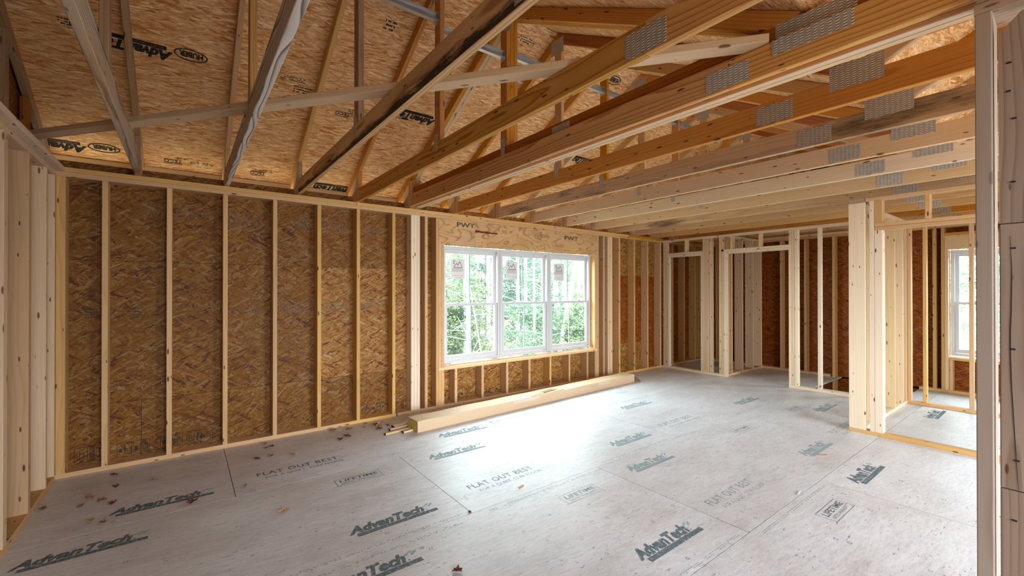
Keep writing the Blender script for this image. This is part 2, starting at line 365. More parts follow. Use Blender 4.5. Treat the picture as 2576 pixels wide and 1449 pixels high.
def boxes(key, lst, m):
    vs, fs = [], []
    for (x0, x1, y0, y1, z0, z1) in lst:
        n = len(vs)
        vs += [(x0, y0, z0), (x1, y0, z0), (x1, y1, z0), (x0, y1, z0), (x0, y0, z1), (x1, y0, z1), (x1, y1, z1), (x0, y1, z1)]
        fs += [tuple(n+i for i in f) for f in ((3, 2, 1, 0), (4, 5, 6, 7), (0, 1, 5, 4), (1, 2, 6, 5), (2, 3, 7, 6), (3, 0, 4, 7))]
    return mesh(key, vs, fs, m)
def cut(r, h):
    """rectangle r minus rectangle h"""
    x0, x1, y0, y1 = r; a0, a1, b0, b1 = max(x0, h[0]), min(x1, h[1]), max(y0, h[2]), min(y1, h[3])
    if a0 >= a1 or b0 >= b1: return [r]
    o = []
    if b0 > y0: o.append((x0, x1, y0, b0))
    if b1 < y1: o.append((x0, x1, b1, y1))
    if a0 > x0: o.append((x0, a0, b0, b1))
    if a1 < x1: o.append((a1, x1, b0, b1))
    return o
def sheet(name, rect, holes, F, t, m, parent, gap=0.0012):
    """one sheet good (panel) lying in the plane of frame F, cut around holes"""
    x0, x1, y0, y1 = rect; rs = [(x0+gap, x1-gap, y0+gap, y1-gap)]
    for h in holes: rs = [q for r in rs for q in cut(r, h)]
    if not rs: return None
    cx, cy = (x0+x1)/2, (y0+y1)/2
    me = boxes(name, [(a-cx, b-cx, c-cy, d-cy, -t/2, t/2) for a, b, c, d in rs], m)
    return link(name, me, parent, F @ Matrix.Translation((cx, cy, 0)), m)
def panels(name, xr, yr, xs, ys, holes, F, t, m, parent, gap=0.0012):
    """lay sheets: ys = row edges, xs = function(row) -> list of joints"""
    out = []
    for i in range(len(ys)-1):
        e = [xr[0]] + [x for x in xs(i) if xr[0] < x < xr[1]] + [xr[1]]
        for j in range(len(e)-1):
            o = sheet(name, (e[j], e[j+1], ys[i], ys[i+1]), holes, F, t, m, parent, gap)
            if o: out.append((o, (e[j], e[j+1], ys[i], ys[i+1])))
    return out

TXT = {}
def text_mesh(s, shear=0.0, bold=0.0, space=1.0):
    k = (s, shear, bold, space)
    if k in TXT: return TXT[k]
    c = bpy.data.curves.new('text', 'FONT'); c.body = s; c.size = 1.0; c.shear = shear; c.offset = bold; c.resolution_u = 2
    c.space_character = space
    o = bpy.data.objects.new('text', c); COL.objects.link(o)
    dg = bpy.context.evaluated_depsgraph_get(); me = bpy.data.meshes.new_from_object(o.evaluated_get(dg))
    bpy.data.objects.remove(o); TXT[k] = me; return me
def merge(parts, key, m):
    """parts: list of (verts2d/mesh, matrix) merged into one flat mesh"""
    vs, fs = [], []
    for me, M in parts:
        n = len(vs)
        if isinstance(me, bpy.types.Mesh):
            vs += [tuple(M @ v.co) for v in me.vertices]; fs += [tuple(n+i for i in p.vertices) for p in me.polygons]
        else:
            vs += [tuple(M @ V(v)) for v in me[0]]; fs += [tuple(n+i for i in f) for f in me[1]]
    return mesh(key, vs, fs, m)
I4 = Matrix.Identity(4)
def T(x, y, s=1.0, sy=None): return Matrix.Translation((x, y, 0)) @ Matrix.Diagonal((s, sy or s, 1, 1))
def fit(s, w, x, y, **k):
    """string scaled to width w with its left baseline at x,y (and its mesh)"""
    h = k.pop('h', None); me = text_mesh(s, **k)
    xs = [v.co.x for v in me.vertices]; ys = [v.co.y for v in me.vertices]
    sc = w/(max(xs)-min(xs)); sy = (h/(max(ys)-min(ys))) if h else sc
    return (me, Matrix.Translation((x-min(xs)*sc, y-min(ys)*sy*0, 0)) @ Matrix.Diagonal((sc, sy, 1, 1)))
def rect(x0, y0, x1, y1): return (([(x0, y0, 0), (x1, y0, 0), (x1, y1, 0), (x0, y1, 0)], [(0, 1, 2, 3)]), I4)
def outline(x0, y0, x1, y1, w): return [rect(x0, y0, x1, y0+w), rect(x0, y1-w, x1, y1), rect(x0, y0+w, x0+w, y1-w), rect(x1-w, y0+w, x1, y1-w)]
def ring(rx, ry, w, n=40):
    vs, fs = [], []
    for i in range(n):
        a = 2*math.pi*i/n; c, s = math.cos(a), math.sin(a)
        vs += [(rx*c, ry*s, 0), ((rx-w)*c, (ry-w)*s, 0)]
        j = (i+1) % n; fs.append((2*i, 2*j, 2*j+1, 2*i+1))
    return ((vs, fs), I4)
def moved(parts, M): return [(a, M @ b) for a, b in parts]
LOGO = {}
def logo_adv():
    # slanted wordmark over a bar with the small word knocked through by gaps
    return [fit('AdvanTech', 0.50, 0.0, 0.040, shear=0.3, bold=0.055, h=0.094), fit('.', 0.012, 0.505, 0.040), rect(0.040, -0.006, 0.575, 0.029)]
def logo_swoosh():
    o = []
    for k, (x, y) in enumerate([(0.50, 0.085), (0.525, 0.10), (0.55, 0.09), (0.535, 0.075)]):
        o.append((([(x, y, 0), (x+0.022, y+0.004, 0), (x+0.03, y+0.022, 0), (x+0.006, y+0.016, 0)], [(0, 1, 2, 3)]), I4))
    return o
def logo_bartext(): return [fit('SUBFLOORING', 0.24, 0.06, 0.005, space=1.1, h=0.013)]
def logo_flat(): return [fit('FLAT OUT BEST', 0.62, 0.0, 0.075, space=1.12, bold=0.012, h=0.072), fit('FOR A QUIET, STIFF FLOOR', 0.60, 0.05, 0.0, h=0.046), fit('\u2122', 0.025, 0.625, 0.115)]
def logo_life(): return outline(0.0, 0.0, 0.35, 0.125, 0.004) + [fit('LIFETIME', 0.30, 0.03, 0.058, shear=0.1, bold=0.02, h=0.045), fit('LIMITED WARRANTY', 0.27, 0.035, 0.018, h=0.026)] + [rect(-0.03, -0.004, 0.0, 0.0), rect(0.35, -0.02, 0.354, 0.0)]
def logo_huber(): return [ring(0.104, 0.054, 0.009), fit('HUBER', 0.148, -0.074, -0.026, bold=0.05, h=0.052)]
def logo_teco(): return [fit('TECO', 0.10, 0.0, 0.0, bold=0.02, h=0.028)] + [rect(0.0, -0.006, 0.10, -0.002), rect(0.0, 0.034, 0.10, 0.038)]
def marks(w, h, rows, seed, frac=0.8, ln=None):
    """unreadable small print: rows of short ink dashes"""
    r = random.Random(seed); o = []; dy = h/rows
    for i in range(rows):
        x = r.uniform(0, 0.1*w); y = i*dy
        while x < w*0.97:
            l = r.uniform(0.02, 0.10)*w if ln is None else r.uniform(0.3, 1.0)*ln
            if r.random() < frac: o.append(rect(x, y+dy*0.15, min(x+l, w), y+dy*0.62))
            x += l + (0.02*w if ln is None else ln*0.35)
    return o
def stamp(w, h, seed):
    """boxed grade stamp whose print cannot be read"""
    r = random.Random(seed); o = outline(0, 0, w, h, 0.004); x = 0.012
    while x < w-0.03:
        k = r.uniform(0.02, 0.06); k = min(k, w-0.012-x)
        t = r.random()
        if t < 0.35: o += outline(x, 0.012, x+k, h-0.012, 0.004)
        if t < 0.8:
            n = max(2, int(k/0.012))
            for i in range(n):
                y0 = r.uniform(0.02, h*0.4); y1 = r.uniform(h*0.55, h-0.02); xx = x+0.004+i*(k/n)
                if r.random() < 0.8: o.append(rect(xx, y0, xx+0.005, y1))
        else: o.append(rect(x+0.003, h*0.3, x+k-0.004, h*0.6))
        x += k+0.012
    return o
def printed(parts, key, m, M, parent, name='lettering'):
    k = (key, m.name)
    if k not in LOGO: LOGO[k] = merge(parts() if callable(parts) else parts, key, m)
    return link(name, LOGO[k], parent, M, m)

ZT = 2.465                       # top of wall plates
S = 0.533                        # roof slope
YF = 4.865                       # inner face of the window wall
def zr(y): return 2.853 + S*(YF-y)          # underside of the roof deck, window side
YR = 2.936; ZP = zr(YR)
def zb(y): return ZP - S*(YR-y)             # underside, near side

# ------------------------------------------------------------------ ground outside
def ground():
    n = 40; vs, fs = [], []
    for i in range(n+1):
        for j in range(n+1):
            x = -30+100*i/n; y = -30+100*j/n
            inside = -2 < x < 10.5 and -4 < y < 6.5
            vs.append((x, y, -0.75 + (0 if inside else 0.25*math.sin(x*0.7)*math.cos(y*0.5)+0.02*max(0, y-8))))
    for i in range(n):
        for j in range(n):
            a = i*(n+1)+j; fs.append((a, a+n+1, a+n+2, a+1))
    o = link('ground', mesh('ground', vs, fs, SOIL, True)); tag(o, 'forest floor outside beyond the windows', 'ground', kind='structure')
ground()

# ------------------------------------------------------------------ floor
floor = empty('floor', (4, 1, 0), 'weathered pale grey subfloor of printed strand board sheets', 'floor', kind='structure')
hole = (7.66, 8.92, 1.47, 2.466)
FF = Matrix.Translation((0, 0, -0.0095))
rows = [-3.65, -2.43, -1.21, 0.012, 1.234, 2.458, 3.682, 5.017]
base = {0: 0.9, 1: 2.1, 2: 0.9, 3: 1.51, 4: 0.32, 5: 1.53, 6: 0.297}
FP = panels('floor_panel', (-0.957, 8.93), None, lambda i: [base[i]+2.44*k for k in range(-2, 5)], rows, [hole], FF, 0.019, FLOORM, floor, 0.0022)
link('floor_light_block', boxes('floor_light_block', [(a, b, c, d, -0.024, -0.0195) for a, b, c, d in cut((-0.957, 8.93, -3.0, 5.017), hole)], LBLOCK), floor, Matrix.Identity(4), LBLOCK)  # unseen sheet added below the panels so no light shows through joints
def on_floor(x, y):
    for o, (a, b, c, d) in FP:
        if a <= x <= b and c <= y <= d: return o
    return floor
def fprint(fn, key, x, y, m=INKF, rot=0.0, s=1.0, name='lettering'):
    p = on_floor(x+0.1, y+0.05); M = Matrix.Translation((x, y, 0.0008)) @ Matrix.Rotation(rot, 4, 'Z') @ Matrix.Diagonal((s, s, 1, 1))
    k = (key, m.name)
    if k not in LOGO: LOGO[k] = merge(fn(), key, m)
    return link(name, LOGO[k], p, M, m)

A_, B_, C_ = logo_adv, logo_flat, logo_life
for x, y in [(0.80, 2.64), (1.71, 3.42), (2.00, 1.425), (2.91, 2.19), (3.245, 2.66), (4.427, 1.45), (4.114, 1.0), (2.045, 3.88), (-0.746, 3.39), (-0.40, 3.84),
             (0.48, 2.20), (4.35, 3.42), (5.70, 2.66), (6.15, 1.9), (6.85, 1.0), (6.0, 0.35)]:
    fprint(A_, 'wordmark', x, y, INKF if x < 1.0 or y < 1.43 else INKP); fprint(logo_swoosh, 'swoosh', x, y, INKB, name='printed_mark')  # paler copy for prints on the brighter floor, washout put into the ink
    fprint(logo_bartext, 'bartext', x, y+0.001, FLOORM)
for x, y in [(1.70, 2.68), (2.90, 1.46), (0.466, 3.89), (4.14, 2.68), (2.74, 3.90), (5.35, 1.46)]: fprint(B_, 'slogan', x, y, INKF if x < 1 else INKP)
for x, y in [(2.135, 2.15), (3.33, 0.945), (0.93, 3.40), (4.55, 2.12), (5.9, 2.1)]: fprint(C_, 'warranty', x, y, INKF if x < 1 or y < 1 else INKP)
rr = random.Random(5)
def edge_marks(w, seed): return lambda: marks(w, 0.026, 2, seed, 0.75, 0.022)
for k, (x, y, w) in enumerate([(0.30, 2.475, 1.2), (1.60, 2.40, 1.2), (1.55, 1.25, 1.15), (2.80, 1.17, 1.1), (2.85, 2.48, 1.0), (0.35, 2.385, 1.1)]): fprint(edge_marks(w, k), 'edge%d' % k, x, y, INKP)
def sq(): return outline(0, 0, 0.030, 0.030, 0.004)
for k in range(110):
    x, y = rr.uniform(-0.6, 5.4), rr.uniform(0.3, 4.4)
    fprint(sq, 'grid_mark', x, y, INKF, rr.uniform(-0.3, 0.3), rr.uniform(0.45, 0.8), 'printed_mark')

# ------------------------------------------------------------------ wall with the triple window
wf = empty('wall_front', (4, YF, 0), 'long framed wall of studs over strand board with the triple window', 'wall', kind='structure')
OPEN = (2.62, 5.413, 0.508, 2.07)
FA = frame((0, 5.0115, 0), EX, EZ, -EY)
ws = {0: [-0.30, 2.14, 4.58, 7.02], 1: [1.136, 3.576, 6.06, 8.4], 2: [0.307, 2.747, 5.187, 7.6], }
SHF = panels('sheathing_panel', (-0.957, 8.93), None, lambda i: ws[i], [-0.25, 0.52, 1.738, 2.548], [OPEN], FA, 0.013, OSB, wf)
link('wall_light_block', boxes('wall_light_block', [(a, b, c, d, -0.001, 0.001) for a, b, c, d in cut((-0.96, 8.93, -0.25, 2.55), OPEN)], LBLOCK), wf, frame((0, 5.0205, 0), EX, EZ, -EY), LBLOCK)  # added backing that keeps daylight out of the sheathing seams
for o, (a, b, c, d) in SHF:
    if a > 1.0 or (a > 0.9 and c > 1): o.data.materials[0] = OSBD if a > 5.9 else OSBLIT  # brighter middle panels put the wall's light falloff into board colour
def wall_print(fn, key, x, z, rot=0.0, m=INKW, name='grade_stamp'):
    p = wf
    for o, (a, b, c, d) in SHF:
        if a <= x <= b and c <= z <= d: p = o
    k = (key, m.name)
    if k not in LOGO: LOGO[k] = merge(fn(), key, m)
    return link(name, LOGO[k], p, frame((x, 5.0038, z), EX, EZ, -EY) @ Matrix.Rotation(rot, 4, 'Z'), m)
for k, (x, z, w, h) in enumerate([(-0.72, 0.055, 0.20, 0.13), (-0.46, 0.05, 0.22, 0.12), (-0.17, 0.06, 0.30, 0.12), (0.02, 0.055, 0.20, 0.12), (1.62, 0.06, 0.28, 0.10), (2.02, 0.07, 0.10, 0.10),
      (2.66, 0.06, 0.10, 0.12), (2.84, 0.05, 0.28, 0.11), (3.50, 0.05, 0.10, 0.09), (3.66, 0.05, 0.3, 0.10), (4.47, 0.045, 0.30, 0.11), (4.88, 0.045, 0.30, 0.11),
      (-0.30, 2.13, 0.13, 0.14), (-0.06, 2.15, 0.07, 0.13), (0.03, 2.13, 0.16, 0.14), (0.34, 2.11, 0.07, 0.13), (0.42, 2.10, 0.20, 0.14), (0.95, 2.12, 0.10, 0.14), (1.18, 2.13, 0.26, 0.11), (1.62, 2.12, 0.25, 0.12),
      (0.36, 1.24, 0.26, 0.12), (0.78, 1.25, 0.28, 0.11), (1.18, 1.25, 0.28, 0.11), (1.60, 1.25, 0.30, 0.11), (2.02, 1.26, 0.10, 0.11)]):
    wall_print(lambda w=w, h=h, k=k: stamp(w, h, k), 'stamp%d' % k, x, z, 0, INKW if z < 1 else INKL)
wall_print(lambda: [fit('LP', 0.085, 0, 0, bold=0.03, h=0.06)] + outline(-0.012, -0.015, 0.10, 0.075, 0.004), 'lp', 3.345, 0.06, 0.0)
for x, z, w, h in [(-0.66, 1.25, 0.09, 0.09), (-0.36, 1.24, 0.05, 0.10)]:
    wall_print(lambda w=w, h=h: marks(w, h, 4, 3, 0.95), 'smudge%.2f' % x, x, z, 0, INKW)
def studsA(lst, z0, z1, m, name='stud'):
    for a, b in lst:
        mm = m if not isinstance(m, list) else random.choice(m)
        stick(name, (a, b), (YF, 5.0045), (z0, z1), mm, wf)
studsA([(-0.806, -0.752), (-0.542, -0.504), (-0.125, -0.087), (0.288, 0.326), (0.703, 0.741), (1.117, 1.155), (1.526, 1.564), (1.937, 1.975)], 0.0385, 2.3885, PINE)
studsA([(2.171, 2.2085), (2.2095, 2.2475), (2.2485, 2.287)], 0.0385, 2.3885, WHITE)
studsA([(2.351, 2.389), (2.503, 2.541)], 0.0385, 2.3885, PINE)
studsA([(2.542, 2.5795), (2.5805, 2.619)], 0.5085, 2.0695, PINE, 'jack_stud'); studsA([(2.542, 2.5795), (2.5805, 2.619)], 0.0385, 0.4695, PINE, 'jack_stud')
studsA([(5.4135, 5.4435), (5.4445, 5.476)], 0.5085, 2.0695, PINE, 'jack_stud'); studsA([(5.415, 5.4435), (5.4445, 5.476)], 0.0385, 0.4695, PINE, 'jack_stud')
studsA([(5.477, 5.515), (5.624, 5.662), (6.032, 6.07), (6.45, 6.488), (6.845, 6.883), (7.252, 7.29), (7.66, 7.698), (8.07, 8.108), (8.48, 8.518), (8.74, 8.778)], 0.0385, 2.3885, PINE)
studsA([(5.737, 5.778), (5.779, 5.82), (5.821, 5.861)], 0.0385, 2.3885, PALE)
studsA([(2.769, 2.807), (3.179, 3.217), (3.59, 3.628), (3.995, 4.033), (4.407, 4.445), (4.81, 4.848), (5.222, 5.26)], 0.0385, 0.4695, PINE, 'cripple_stud')
stick('window_sill_plate', (2.542, 5.476), (YF, 5.0045), (0.470, 0.508), PALE, wf)
for a, b in [(2.542, 3.0755), (3.0775, 5.476)]:
    h = stick('header_beam', (a, b), (YF, 4.955), (2.070, 2.3885), LVL, wf)
    h['label'] = 'veneer lumber beam over the triple window'
    if a < 3: HB1 = h
    else: HB2 = h
def hdr(parts, key, x, z, m, p, name='lettering', rot=0): return printed(parts, key, m, frame((x, YF-0.0012, z), EX, EZ, -EY) @ Matrix.Rotation(rot, 4, 'Z'), p, name)
hdr(lambda: [fit('PWT', 0.27, 0, 0, bold=0.02, h=0.06)], 'pwt', 2.80, 2.305, INKW, HB1)
hdr(lambda: [fit('PWT', 0.30, 0, 0, bold=0.03, h=0.062)], 'pwt2', 4.72, 2.27, INKW, HB2)
hdr(lambda: [fit('1.9E', 0.15, 0, 0, h=0.05)], 'grade', 3.46, 2.27, INKL, HB2)
hdr(lambda: marks(0.25, 0.05, 4, 8) + outline(-0.01, -0.01, 0.26, 0.06, 0.002), 'tiny', 4.0, 2.29, INKL, HB2)
hdr(lambda: moved([ring(0.028, 0.028, 0.004), ring(0.014, 0.012, 0.003)], Matrix.Translation((0, 0, 0))), 'seal', 4.36, 2.32, INKL, HB2, 'printed_mark')
sv, n = [], 24
for i in range(n+1):
    x = 0.36*i/n; sv.append((x, 0.002*math.sin(i*1.7)+0.018+0.003*math.sin(i*0.6)-0.012*i/n, 0))
for i in range(n+1):
    x = 0.36*i/n; sv.append((x, -0.010-0.003*math.sin(i*1.1)-0.004*i/n, 0))
link('stain', mesh('stain', sv, [(i, n+1+i, n+2+i, i+1) for i in range(n)], STAIN), HB2, frame((3.079, YF-0.0012, 2.262), EX, EZ, -EY), STAIN)
for a, b, m in [(-0.946, 1.528, PINE), (1.530, 4.40, PINE), (4.402, 6.30, PINE), (6.302, 8.92, AMBER)]:
    stick('top_plate', (a, b), (YF, 5.0045), (2.4275, ZT), m, wf)
for a, b in [(-0.946, 2.62), (2.622, 6.05), (6.052, 8.92)]:
    stick('top_plate', (a, b), (YF, 5.0045), (2.389, 2.427), PINE, wf)
for a, b in [(-0.946, 1.40), (1.402, 1.985), (2.0, 5.2), (5.202, 7.32), (7.322, 8.92)]:
    stick('bottom_plate', (a, b), (YF, 5.0045), (0.0, 0.038), PINE, wf)
stick('plate_joint_gap', (1.986, 1.999), (YF+0.004, 5.0), (0.0, 0.036), BLACK, wf)  # black filler standing in for the dark gap at the plate joint
fa = stick('fascia_board', (-1.2, 9.2), (5.25, 5.288), (2.46, 2.640), PALE, wf)

stick('eave_daylight_block', (-1.2, 9.2), (5.03, 5.14), (2.448, 2.459), PALE, wf)  # unseen strip added to narrow the eave slot and cut its glow

# ------------------------------------------------------------------ left wall
wl = empty('wall_left', (-0.87, 2, 0), 'left wall of pale studs running towards the camera', 'wall', kind='structure')
for k, (a, b) in enumerate([(3.645, 3.715), (4.135, 4.195), (4.575, 4.618), (4.832, 4.8645)]):
    stick('stud', (-0.946, -0.806), (a, b), (0.0385, 2.3885), [PALE, PINE, PALE, PALE][k], wl)
for a in (-2.6, -2.15, -1.7, -1.25, -0.8, -0.35, 0.1, 0.55, 1.0, 1.4, 1.82, 2.25, 2.7, 3.15):
    stick('stud', (-0.946, -0.806), (a, a+0.04), (0.0385, 2.3885), PALE, wl)
stick('top_plate', (-0.946, -0.806), (-2.6, 4.8645), (2.389, 2.4265), PALE, wl)
stick('top_plate', (-0.946, -0.757), (-2.6, 4.8645), (2.4275, ZT), WHITE, wl)
stick('bottom_plate', (-0.946, -0.806), (-2.6, 4.8645), (0, 0.038), PINE, wl)
FL = frame((-0.953, 0, 0), EY, EZ, EX)
panels('sheathing_panel', (-3.0, 5.01), None, lambda i: [-1.2, 1.24, 3.68], [-0.25, 0.97, 2.19, 2.5], [], FL, 0.013, OSB, wl)
link('wall_light_block', boxes('wall_light_block', [(-3.0, 5.01, -0.25, 2.52, -0.001, 0.001)], LBLOCK), wl, frame((-0.962, 0, 0), EY, EZ, EX), LBLOCK)  # same added light stop behind the left sheathing
def gable(parent, x, m, f):
    yy = [(-3.0, zb2(-3.0)), (0.72, zb(0.72)), (YR, ZP), (5.3, zr(5.3))]
    lo = 2.51
    vs = [(x, -3.0, lo), (x, 5.3, lo)] + [(x, y, max(z, lo+0.001)) for y, z in reversed(yy)]
    n = len(vs); v2 = [(a+f, b, c) for a, b, c in vs]
    fs = [tuple(range(n)), tuple(range(2*n-1, n-1, -1))] + [(i, n+i, n+(i+1) % n, (i+1) % n) for i in range(n)]
    me = mesh('gable', [(b, c, a-x) for a, b, c in vs+v2], fs, m)
    return link('sheathing_panel', me, parent, frame((x, 0, 0), EY, EZ, EX), m)
def zb2(y): return zb(0.72) + 0.5*(0.72-y)
gable(wl, -0.9595, OSB, 0.012)

# ------------------------------------------------------------------ roof deck
roof = empty('ceiling', (4, 2.9, 3.8), 'strand board roof deck seen from below above the trusses', 'roof', kind='structure')
ca = 1/math.sqrt(1+S*S); sa = S*ca
U1 = V((0, -ca, sa)); N1 = EX.cross(U1)
y0 = 5.42; F1 = frame(V((0, y0, zr(y0))) - N1*0.0085, EX, U1, N1)
Ls = (y0-YR)/ca
rj = {0: [0.93, 3.37, 5.8], 1: [-0.31, 2.13, 4.6, 7.04], 2: [0.93, 3.37, 5.81], 3: [2.13, 6]}
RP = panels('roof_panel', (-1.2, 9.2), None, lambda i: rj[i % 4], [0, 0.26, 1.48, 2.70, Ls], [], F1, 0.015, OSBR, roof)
U2 = V((0, ca, sa)); N2 = (-EX).cross(U2)
yb = 0.72; F2 = frame(V((0, yb, zb(yb))) - N2*0.0085, -EX, U2, N2)
panels('roof_panel', (-9.2, 1.2), None, lambda i: [-7.04, -4.6, -2.16, 0.28] if i % 2 else [-5.8, -3.37, -0.93], [0, 1.22, (YR-yb)/ca], [], F2, 0.015, OSBR, roof)
k2 = 1/math.sqrt(1.25); U3 = V((0, -k2, 0.5*k2)); N3 = EX.cross(U3)
F3 = frame(V((0, yb, zb(yb))) - N3*0.0085, EX, U3, N3)
panels('roof_panel', (-1.2, 9.2), None, lambda i: [0.93, 3.37, 5.8] if i % 2 else [2.1, 4.6, 7.0], [0, 1.22, 2.44, 4.25], [], F3, 0.015, OSBR, roof)
for F_, x0_, x1_, l_ in ((F1, -1.2, 9.2, Ls), (F2, -9.2, 1.2, (YR-yb)/ca), (F3, -1.2, 9.2, 4.25)):
    link('roof_light_block', boxes('roof_light_block', [(x0_, x1_, 0, l_+0.06, -0.0115, -0.0085)], BLACK), roof, F_, BLACK)  # added sheets over the deck, lapped at the ridge to stop light leaks
def roof_print(fn, key, x, y, s=1.0, m=INKR, name='lettering', rot=0):
    """print on the underside of the deck, its own upright pointing down the slope"""
    P = V((x, y, zr(y))) + N1*0.0012
    v = (y0-y)/ca; p = roof
    for o, (a, b, c, d) in RP:
        if a <= x <= b and c <= v <= d: p = o
    k = (key, m.name)
    if k not in LOGO: LOGO[k] = merge(fn(), key, m)
    return link(name, LOGO[k], p, frame(P, -EX, -U1, N1) @ Matrix.Rotation(rot, 4, 'Z') @ Matrix.Diagonal((s, s, 1, 1)), m)
for x, y in [(0.038, 4.083), (-0.556, 5.118), (3.767, 3.10), (3.37, 4.09)]: roof_print(logo_huber, 'maker_oval', x, y)
for x, y in [(-0.07, 4.07), (-0.665, 5.10), (2.10, 4.06), (1.63, 5.17), (4.6, 4.07)]:
    roof_print(logo_adv, 'wordmark', x, y, 0.95); roof_print(logo_bartext, 'bartext', x, y, 0.95, OSBR)
for x, y in [(0.58, 4.12), (-0.02, 5.14), (0.67, 5.14), (1.27, 4.25), (4.1, 4.2)]: roof_print(logo_teco, 'certifier', x, y, 1.35)
for k, (x, y, w, h) in enumerate([(0.84, 4.03, 0.20, 0.05), (0.64, 4.14, 0.14, 0.04), (0.26, 5.12, 0.22, 0.04), (0.03, 5.10, 0.1, 0.03), (0.75, 5.10, 0.20, 0.04), (-0.42, 4.05, 0.25, 0.06), (1.80, 4.13, 0.16, 0.05), (1.36, 4.20, 0.12, 0.06), (2.63, 3.07, 0.2, 0.06), (0.9, 4.10, 0.15, 0.08), (1.38, 3.35, 0.10, 0.10)]):
    roof_print(lambda w=w, h=h, k=k: marks(w, h, 3, 40+k), 'roofmark%d' % k, x, y, 1.0, INKR, 'grade_stamp')

# ------------------------------------------------------------------ trusses
def nplate(x, ya, yb_, za, zb_, parent, tilt=0.0, side=-1):
    w, h = abs(yb_-ya), abs(zb_-za); key = ('np', round(w, 3), round(h, 3))
    if key not in CACHE: CACHE[key] = boxes('nail_plate', [(-w/2, w/2, -h/2, h/2, -0.0008, 0.0008)], NAILP)
    M = frame((x + side*0.0010, (ya+yb_)/2, (za+zb_)/2), EY, EZ, EX) @ Matrix.Rotation(tilt, 4, 'Z')
    return link('nail_plate', CACHE[key], parent, M, NAILP)
def yz_block(name, x0, x1, poly, m, parent):
    n = len(poly); cx = (x0+x1)/2; t = (x1-x0)/2; cy = sum(p[0] for p in poly)/n; cz = sum(p[1] for p in poly)/n
    # local X runs up the grain (world Z), local Y = world X, local Z = world Y
    vs = [(z-cz, -t, y-cy) for y, z in poly] + [(z-cz, t, y-cy) for y, z in poly]
    fs = [tuple(range(n)), tuple(range(2*n-1, n-1, -1))] + [(i, n+i, n+(i+1) % n, (i+1) % n) for i in range(n)]
    return link(name, mesh(name, vs, fs, m), parent, frame((cx, cy, cz), EZ, EX, EY), m)
TC = 0.0445*1.0
def chords(x, t, tr, m1, m2, mk, dep=0.089):
    """top chords, king post and heel post of one ply whose left face is at x"""
    xc = x + t/2; n1 = V((0, -sa, -ca)); n2 = V((0, sa, -ca)); o = dep/2 + 0.001
    p0 = V((xc, 5.25, zr(5.25))) + n1*o; p1 = V((xc, YR+0.002, ZP)) + n1*o
    beam('top_chord', p0, p1, t, dep, m1, tr)
    q0 = V((xc, 0.74, zb(0.74)))+n2*o; q1 = V((xc, YR-0.002, ZP)) + n2*o
    beam('top_chord', q1, q0, t, dep, m2, tr)
def truss(x, label, bc, tc=PINE, tc2=AMBER, kp=DUSK, t=0.038, h=0.14, plates=True, split=True, ys=-0.40):
    tr = empty('roof_truss', (x, YF, ZT), label, 'roof truss', 'roof trusses over the room')
    x1 = x + t
    if split:
        stick('bottom_chord', (x, x1), (ys, 1.088), (ZT, ZT+h), bc, tr); stick('bottom_chord', (x, x1), (1.0905, 4.777), (ZT, ZT+h), bc, tr)
    else: stick('bottom_chord', (x, x1), (ys, 4.777), (ZT, ZT+h), bc, tr)
    chords(x, t, tr, tc, tc2, kp)
    stick('king_post', (x, x1), (2.890, 2.979), (ZT+h+0.001, zr(2.979)-0.105), kp, tr)
    stick('heel_post', (x, x1), (4.779, 4.862), (ZT, zr(4.80)-0.104), kp, tr)
    yz_block('heel_wedge', x, x1, [(4.865, ZT), (5.03, ZT), (5.03, zr(5.03)-0.103), (4.865, zr(4.865)-0.103)], PALE if tc is not DUSK else PINE, tr)
    beam('web', (x+t/2, 0.64, ZT+h+0.045), (x+t/2, -0.35, zb2(-0.35)-0.12), t, 0.089, PALE, tr)
    for a, b, m in ((0.47, 0.55, PALE), (0.30, 0.44, random.choice([AMBER, PALE, PINE]))):
        stick('heel_block', (x, x1), (a, b), (ZT+h+0.09, zb2(a)-0.01), m, tr)
    if plates:
        nplate(x, 4.790, 4.835, ZT+0.01, ZT+0.305, tr); nplate(x, 2.935, 2.985, ZT+0.075, ZT+0.20, tr)
        if split: nplate(x, 0.99, 1.19, ZT+0.012, ZT+0.118, tr)
        nplate(x, 0.585, 0.815, ZT+0.085, ZT+0.215, tr)
        nplate(x, 2.86, 3.02, ZP-0.20, ZP-0.06, tr)
    return tr
TX = [(-0.335, GREY, 'roof truss with a grey weathered bottom chord nearest the left wall'),
      (0.299, STRIPE, 'roof truss whose bottom chord has silver wavy striped grain'),
      (0.916, MOULD, 'roof truss with a thick black mould band along its golden bottom chord'),
      (1.52, GOLD, 'roof truss with a golden bold-grained bottom chord, next left of the multi-ply girder truss'),
      None,
      (2.765, AMBER, 'roof truss with an amber bottom chord, next right of the multi-ply girder truss'),
      (3.395, SPOT, 'roof truss with a dark spotted dirty bottom chord over the window'),
      (4.02, PALE, 'roof truss with a pale bottom chord just right of the spotted dark one'),
      (4.68, WHITE, 'roof truss with a whitish knotty bottom chord, second right of the spotted dark one'),
      (5.32, PALE, 'roof truss with a pale bottom chord above the wide board face at the doorway'),
      (5.90, SPOT, 'roof truss with black mould above the doorway header'),
      (6.50, PINE, 'roof truss with a yellowish bottom chord, second in front of the closet wall'),
      (7.12, PINE, 'roof truss with a yellowish bottom chord, nearest the closet wall in front of it'),
      (7.74, AMBER, 'roof truss just behind the closet wall top plate'),
      (8.36, PINE, 'roof truss high over the closets close to the outer wall')]
